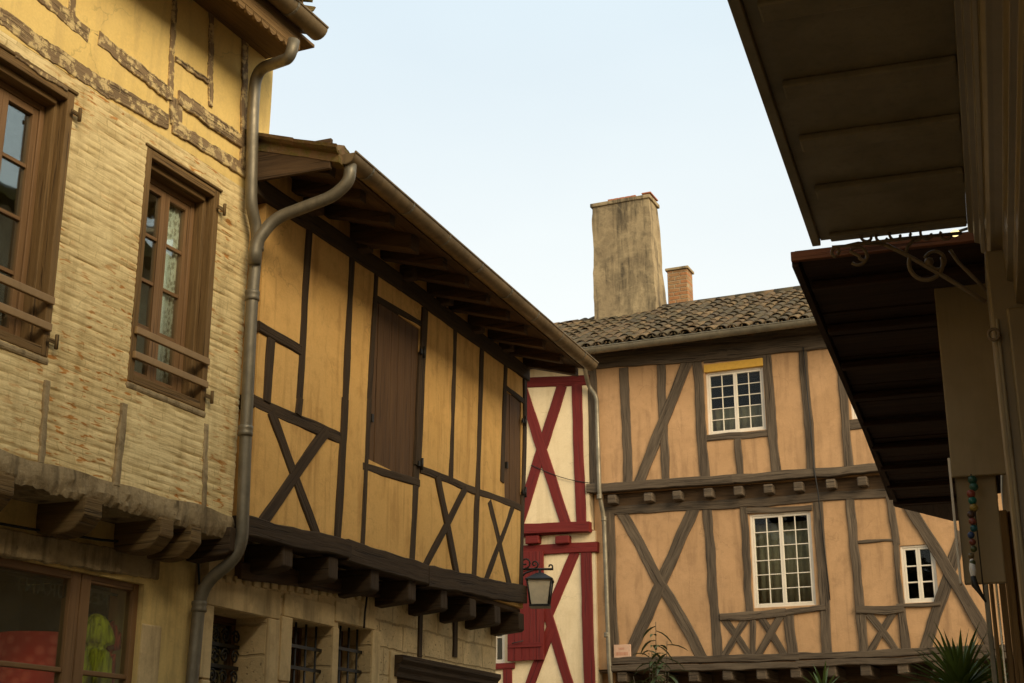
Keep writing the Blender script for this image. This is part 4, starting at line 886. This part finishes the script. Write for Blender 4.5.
# cables
def cable(pts, r, label):
    mb = MB(); mb.tube(pts, r, 6); o = mb.build('cable', M['cable']); o['label'] = label; o['category'] = 'cable'
A = FM.world(*m3d(531, 465, -.06)); B = FM.world(*m3d(600, 484, -.06))
cable([tuple(A + (B - A) * (i / 14) + Vector((0, 0, -.06 * math.sin(math.pi * i / 14)))) for i in range(15)], .006, 'thin cable slung from the red timbered house to the grey drainpipe')
cable([tuple(FM.world(*m3d(px_, py_, yy))) for px_, py_, yy in ((803, 347, -.05), (810, 420, -.05), (814, 468, -.08), (818, 492, -.08), (821, 520, .08), (830, 600, .08))], .008, 'black cable running down a post of the apricot house')

# ================================================================== NEAR SHOP (right)  -- frame FS: x = towards the camera (minus the distance), y = into the building
F = FS
H = empty('shop_building', F, -1, .3, 0, 'dark brown shopfront at the right edge with a boarded canopy overhead', 'shop'); H.location = F.o
UE = -6.15
wall(H, 'wall', 'pl_shop', UE, 12, 0, 7.3, .34, .3); shell(H, 'pl_shop', UE, 12, .642, 5, 0, 7.3); pbox(H, 'roof', 'tile_y', UE, 12.2, .1, 5.2, 7.31, 7.5)
# canopy with soffit and cross battens
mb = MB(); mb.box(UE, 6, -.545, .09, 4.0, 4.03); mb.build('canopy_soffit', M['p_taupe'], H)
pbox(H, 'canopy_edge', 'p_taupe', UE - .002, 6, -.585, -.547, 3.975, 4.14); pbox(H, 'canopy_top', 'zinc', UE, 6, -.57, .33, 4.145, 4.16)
for i, (px_, py_) in enumerate(((747, 9), (775, 88), (795, 141), (812, 190))):
    q = ray(px_, py_); k = (4.0 - EYE) / q.z; x = F.local(Vector((0, 0, EYE)) + q * k).x
    pbox(H, 'batten', 'p_taupe', x - .055, x + .055, -.50, .088, 3.970, 3.9995, bevel=.008)
for k in range(1, 6): x = -3.3 + k * .62; pbox(H, 'batten', 'p_taupe', x - .055, x + .055, -.50, .088, 3.970, 3.9995, bevel=.008)
pbox(H, 'batten', 'p_taupe', UE + .01, UE + .09, -.50, .088, 3.982, 3.9995, bevel=.006)
# stepped frieze below the canopy, running along the front
steps = ((.09, 3.985, .035), (.118, 3.93, .04), (.15, 3.885, .03), (.178, 3.84, .035))
mb = MB(); prof = [(.09, 3.998), (.09, 3.95), (.112, 3.945), (.112, 3.90), (.135, 3.892), (.135, 3.85), (.15, 3.842)]
for k in range(7): a = math.pi * (.5 + k / 6); prof.append((.185 + .035 * math.cos(a + math.pi / 2 * 0), 3.80 + .042 * math.sin(a)))
prof += [(.215, 3.745), (.215, 3.60), (.24, 3.59), (.24, 3.50), (.33, 3.48), (.33, 3.998)]
mb.prism(prof, UE + .02, 6, 'yz'); mb.build('frieze', M['p_moulding'], H, .004)
# corner pilaster
mb = MB(); mb.box(UE, UE + .34, .14, .335, 0, 3.74); mb.box(UE + .3405, UE + .36, .20, .335, .1, 3.48)
mb.build('pilaster', M['p_moulding'], H, .01)
mb = MB()
for y_ in (.155, .20, .25): mb.box(UE + .341, UE + .354, y_, y_ + .012, .1, 3.44)
mb.box(UE - .012, UE - .0005, .15, .33, .1, 3.6); mb.build('pilaster_moulding', M['p_taupe'], H, .004)
# shop windows of the near shop
for x in (-4.6, -3.0, -1.4, .2):
    mb = MB(); mb.box(x, x + 1.3, .30, .338, .6, .68); mb.box(x, x + 1.3, .30, .338, 3.0, 3.08); mb.box(x, x + .08, .30, .338, .68, 3.0); mb.box(x + 1.22, x + 1.3, .30, .338, .68, 3.0)
    f_ = mb.build('shop_window', M['p_taupe'], H, .006); mb = MB(); mb.box(x + .08, x + 1.22, .320, .336, .68, 3.0); mb.build('pane', plain('dark_glass', (.02, .02, .02), .08, .5), f_)
# wrought-iron bracket under the canopy's end
ub = UE + .05
def bp(px_, py_): q = F.atx(px_, py_, ub); return (ub, q.x, q.y)
def arc(cx_, cy_, r_, a0, a1, n=22, r2=None): return [bp(cx_ + (r_ + ((r2 if r2 is not None else r_) - r_) * k / n) * math.cos(R(a0 + (a1 - a0) * k / n)), cy_ + (r_ + ((r2 if r2 is not None else r_) - r_) * k / n) * math.sin(R(a0 + (a1 - a0) * k / n))) for k in range(n + 1)]
mb = MB(); IR = .0075
mb.tube([bp(884, 244), bp(905, 254), bp(926, 266), bp(955, 283), bp(986, 302)], .010, 8)
mb.tube([bp(950, 250), bp(958, 262), bp(972, 276), bp(986, 290)], .008, 8)
mb.tube(arc(926, 263, 17, -20, 200, 26) , IR + .002, 8); mb.tube(arc(936, 262, 12, 200, 560, 24, 5), IR, 8)
mb.lathe([(.001, -.022), (.016, -.015), (.022, 0), (.016, .015), (.001, .022)], bp(929, 262), 12)
mb.tube(arc(858, 256, 9, 130, -150, 18) + arc(864, 256, 5, -180, -420, 12, 3), IR, 8)
mb.tube(arc(836, 252, 5, 90, 430, 16, 2.5), IR, 8); mb.tube([bp(832, 247), bp(845, 246), bp(858, 243), bp(884, 244)], IR, 8)
for cx_, s_ in ((868, 1), (880, -1), (897, 1), (914, -1), (928, 1), (944, -1)):
    mb.tube(arc(cx_, 236 - (cx_ - 868) * .04, 8, 200 if s_ > 0 else 20, 200 - 200 if s_ > 0 else -180 + 380, 16, 3), .007, 6)
mb.tube([bp(846, 246), bp(900, 239), bp(962, 233)], .008, 6)
mb.tube([bp(905, 254), bp(908, 246), bp(916, 238)], .008, 6)
mb.build('iron_bracket', M['p_iron'], H)
mb = MB(); ring_ = [F.atx(994 + 5.5 * math.cos(R(a)), 470 - 130 + 5.5 * math.sin(R(a)), UE + .30) for a in range(0, 360, 24)]
mb.tube([(UE + .375, q.x, q.y) for q in ring_] + [(UE + .375, ring_[0].x, ring_[0].y)], .007, 6); mb.build('iron_ring', M['p_iron'], H)

# ================================================================== FAR SHOP (right)
H = empty('shop_building', F, -9, .2, 0, 'shop beyond the brown shopfront with a dark plank canopy and red brown fascia', 'shop'); H.location = F.o
U0, U1 = -6.42, -13.2; ZC = 4.03
wall(H, 'wall', 'pl_shop', U1, UE - .01, 0, 7.2, .24, .3); shell(H, 'pl_shop', U1, UE - .01, .542, 5, 0, 7.2); pbox(H, 'roof', 'tile_y', U1 - .1, UE - .012, .05, 5.2, 7.21, 7.4)
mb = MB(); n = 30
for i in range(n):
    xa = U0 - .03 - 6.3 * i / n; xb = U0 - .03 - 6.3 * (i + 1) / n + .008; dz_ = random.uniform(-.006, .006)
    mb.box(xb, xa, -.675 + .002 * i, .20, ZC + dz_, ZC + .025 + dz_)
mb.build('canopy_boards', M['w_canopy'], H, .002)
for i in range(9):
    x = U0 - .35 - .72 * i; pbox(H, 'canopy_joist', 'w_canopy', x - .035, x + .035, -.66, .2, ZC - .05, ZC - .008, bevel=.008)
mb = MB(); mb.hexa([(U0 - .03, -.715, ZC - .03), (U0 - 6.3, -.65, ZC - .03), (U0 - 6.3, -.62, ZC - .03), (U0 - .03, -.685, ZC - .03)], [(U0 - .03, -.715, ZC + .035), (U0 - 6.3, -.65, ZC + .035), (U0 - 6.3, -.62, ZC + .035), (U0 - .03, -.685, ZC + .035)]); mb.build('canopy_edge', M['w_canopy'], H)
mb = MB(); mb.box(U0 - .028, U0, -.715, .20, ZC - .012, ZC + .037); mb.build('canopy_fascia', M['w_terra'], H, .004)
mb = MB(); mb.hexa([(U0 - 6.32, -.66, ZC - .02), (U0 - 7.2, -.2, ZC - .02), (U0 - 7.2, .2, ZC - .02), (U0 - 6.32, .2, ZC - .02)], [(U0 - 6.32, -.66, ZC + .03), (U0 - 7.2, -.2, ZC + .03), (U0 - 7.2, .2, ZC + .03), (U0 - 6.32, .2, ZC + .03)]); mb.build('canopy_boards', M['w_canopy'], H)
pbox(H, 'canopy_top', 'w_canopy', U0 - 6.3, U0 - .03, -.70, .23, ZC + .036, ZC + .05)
# hanging end boards under the canopy
ue = -6.9
ul = F.atx(930, 275, ue); um = F.atx(955, 477, ue); ur = .20
mb = MB(); mb.box(ue - .03, ue, -.085, ur, um.y, ZC - .055); mb.build('end_board', M['p_board'], H, .006)
zl_ = F.atx(963, 584, ue - .05).y
mb = MB(); mb.box(ue - .10, ue - .06, -.075, .11, zl_, um.y + .02); mb.build('end_board', M['p_board'], H, .006)
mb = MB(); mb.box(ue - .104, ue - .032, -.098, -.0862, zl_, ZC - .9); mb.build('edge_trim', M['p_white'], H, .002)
# folded door leaves and posts
mb = MB(); q = F.atx(985, 600, -8.0); q2 = F.atx(997, 640, -8.0); mb.box(-8.06, -8.0, .005, .032, 0, 3.0); mb.build('door_post', M['zinc'], H, .004)
mb = MB()
for a_, b_, d_ in ((.036, .058, 0), (.086, .12, -.01), (.12, .165, .02), (.165, .24, -.02)): mb.box(-8.02 + d_, -7.96 + d_, a_ + .0005, b_ - .0005, 0, 3.05)
mb.build('door_leaf', M['w_surround'], H, .006)
mb = MB(); mb.box(-7.975, -7.955, .066, .078, 0, 3.05); mb.build('door_trim', metal('bright_metal', (.75, .66, .48), .25, .8), H, .003)
mb = MB()
for i in range(3): x = -9.6 - 1.3 * i; mb.box(x - .04, x + .04, .19, .239, 0, 3.1)
mb.build('pilaster', M['w_surround'], H, .006)

# bead garland hanging in front of the end boards
ug = ue + .045; top = F.atx(971, 474, ug); bot = F.atx(975, 596, ug)
t = empty('bead_garland', F, ug, top.x, top.y, 'string of coloured beads hanging in front of the beige end board', 'garland')
cols = [(.02, .10, .06), (.04, .14, .09), (.36, .07, .04), (.02, .18, .13), (.42, .28, .05), (.10, .05, .03), (.34, .08, .05), (.02, .13, .14), (.04, .08, .2), (.28, .07, .04), (.09, .10, .03), (.22, .15, .06), (.10, .12, .03)]
mb = MB(); mb.tube([(0, 0, .0), (0, .004, bot.y - top.y)], .003, 6); mb.build('string', M['cable'], t)
for i, c in enumerate(cols):
    px_ = 972.5 + 1.6 * math.sin(i * 2.1); py_ = 480 + i * 6.9; q = F.atx(px_, py_, ug); rr = .021 - .0006 * i; mb = MB()
    mb.lathe([(rr * math.sin(math.pi * k / 10) + .0005, rr * math.cos(math.pi * k / 10)) for k in range(11)], (0, q.x - top.x, q.y - top.y), 14); mb.build('bead', plain('bead_paint', tuple(q_ * .6 for q_ in c), .4, .4), t)
q = F.atx(972.5, 568, ug); mb = MB(); mb.lathe([(.004, .05), (.013, .02), (.016, -.01), (.010, -.045), (.002, -.05)], (0, q.x - top.x, q.y - top.y), 12); mb.build('pendant', plain('silver_pendant', (.75, .72, .66), .25, .6), t)
q = F.atx(974, 585, ug); q2 = F.atx(986, 602, ug); mb = MB(); mb.tube([(0, q.x - top.x, q.y - top.y + .04), (0, q.x - top.x + .004, q.y - top.y), (0, q.x - top.x + .02, q.y - top.y - .03), (0, q2.x - top.x, q2.y - top.y)], [.012, .016, .010, .005], 8); mb.build('tassel', M['p_black'], t)
# small lit bulb in the corner between canopy and frieze
q = F.atx(955, 233, UE - .12)
t = empty('wall_bulb', F, UE - .12, q.x, q.y, 'small warm glowing bulb under the end of the brown canopy', 'lamp')
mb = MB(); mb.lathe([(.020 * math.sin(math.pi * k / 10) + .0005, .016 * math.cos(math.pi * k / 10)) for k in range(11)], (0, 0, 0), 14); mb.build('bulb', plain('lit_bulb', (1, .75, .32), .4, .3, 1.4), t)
mb = MB(); mb.tube([(0, .016, .006), (0, .06, .016), (.10, .10, .02)], .007, 8); mb.build('holder', M['p_black'], t)

# ================================================================== PLANTS
def pot(t, r=.22, h=.42, z=0):
    mb = MB(); mb.lathe([(r * .7, z), (r * .95, z + h * .85), (r * 1.05, z + h * .86), (r * 1.05, z + h), (r * .92, z + h), (r * .9, z + h * .9), (.02, z + h * .88)], (0, 0, 0), 24); mb.build('pot', M['pot'], t)
def leaf(mb, base, d, L, w, droop, seg=5, fold=.25):
    d = Vector(d).normalized(); side = d.cross(Vector((0, 0, 1)));
    if side.length < .05: side = Vector((1, 0, 0))
    side.normalize(); p = Vector(base); v = []; cur = d.copy()
    for i in range(seg + 1):
        t_ = i / seg; ww = w * (math.sin(math.pi * min(1, .12 + .88 * t_)) ** .7 if t_ < 1 else .02)
        up = side.cross(cur).normalized()
        v += [p - side * ww / 2 + up * ww * fold, p, p + side * ww / 2 + up * ww * fold]
        p = p + cur * (L / seg); cur = (cur + Vector((0, 0, -droop / seg))).normalized()
    mb.add(v, [f for i in range(seg) for f in ((3 * i, 3 * i + 1, 3 * i + 4, 3 * i + 3), (3 * i + 1, 3 * i + 2, 3 * i + 5, 3 * i + 4))], None, True)
def yucca(px_, py_, dist, label, n=80, L=.55, heads=1, z_off=0):
    r = ray(px_, py_); p = Vector((0, 0, EYE)) + r * (dist / math.hypot(r.x, r.y)); F_ = Frame(p.x, p.y, 90)
    t = empty('yucca_plant', F_, 0, 0, 0, label, 'plant', 'spiky yuccas in pots under the houses'); pot(t); mb = MB(); mb.tube([(0, 0, .36), (.02, 0, p.z * .5), (0, .01, p.z)], [.05, .045, .035], 10); mb.build('trunk', M['trunk'], t)
    mb = MB()
    for i in range(n):
        a = i * 2.399; el = math.asin(min(.98, 1 - 1.35 * (i + .5) / n)); ll = L * random.uniform(.8, 1.1)
        leaf(mb, (0, 0, p.z + .12 * (1 - i / n) - .05), (math.cos(a) * math.cos(el), math.sin(a) * math.cos(el), math.sin(el)), ll, .030, random.uniform(.15, .6))
    o = mb.build('foliage', M['leaf'], t); return t
yucca(962, 700, 9.6, 'large spiky yucca standing below the dark plank canopy', 170, .42)
yucca(1000, 690, 12.2, 'smaller spiky yucca half hidden behind the large one', 60, .33)
yucca(824, 701, 15.5, 'spiky yucca whose tip just shows below the middle of the apricot house', 50, .35)
def oleander(px_, dist, ztop, label, n=9, spread=.3):
    r = ray(px_, 660); p = Vector((0, 0, EYE)) + r * (dist / math.hypot(r.x, r.y)); F_ = Frame(p.x, p.y, 90)
    t = empty('oleander_shrub', F_, 0, 0, 0, label, 'plant'); pot(t, .26, .45); mb = MB(); lf = MB()
    for i in range(n):
        a = random.uniform(0, 6.28); top = ztop * random.uniform(.80, .95) if i else ztop; sp_ = spread * random.uniform(.2, 1) * (.3 if i == 0 else 1)
        pts = [Vector((.05 * math.cos(a), .05 * math.sin(a), .38)), Vector((sp_ * .4 * math.cos(a), sp_ * .4 * math.sin(a), top * .6)), Vector((sp_ * math.cos(a), sp_ * math.sin(a), top))]
        mb.tube(pts, [.014, .010, .004], 6)
        for k in range(26):
            tt = .35 + .65 * k / 26; q = pts[1] * (1 - (tt - .35) / .65) + pts[2] * ((tt - .35) / .65); b = k * 2.1 + i
            leaf(lf, q, (math.cos(b), math.sin(b), random.uniform(-.5, .7)), random.uniform(.20, .34), .048, random.uniform(.6, 1.6), 4)
    mb.build('stem', M['trunk'], t); lf.build('foliage', M['leaf_b'], t)
r_ = ray(645, 622); zt_ = EYE + r_.z * 17.0 / math.hypot(r_.x, r_.y)
oleander(652, 17.0, zt_, 'slender leafy shrub rising in front of the X braced bay of the apricot house', 7, .26)
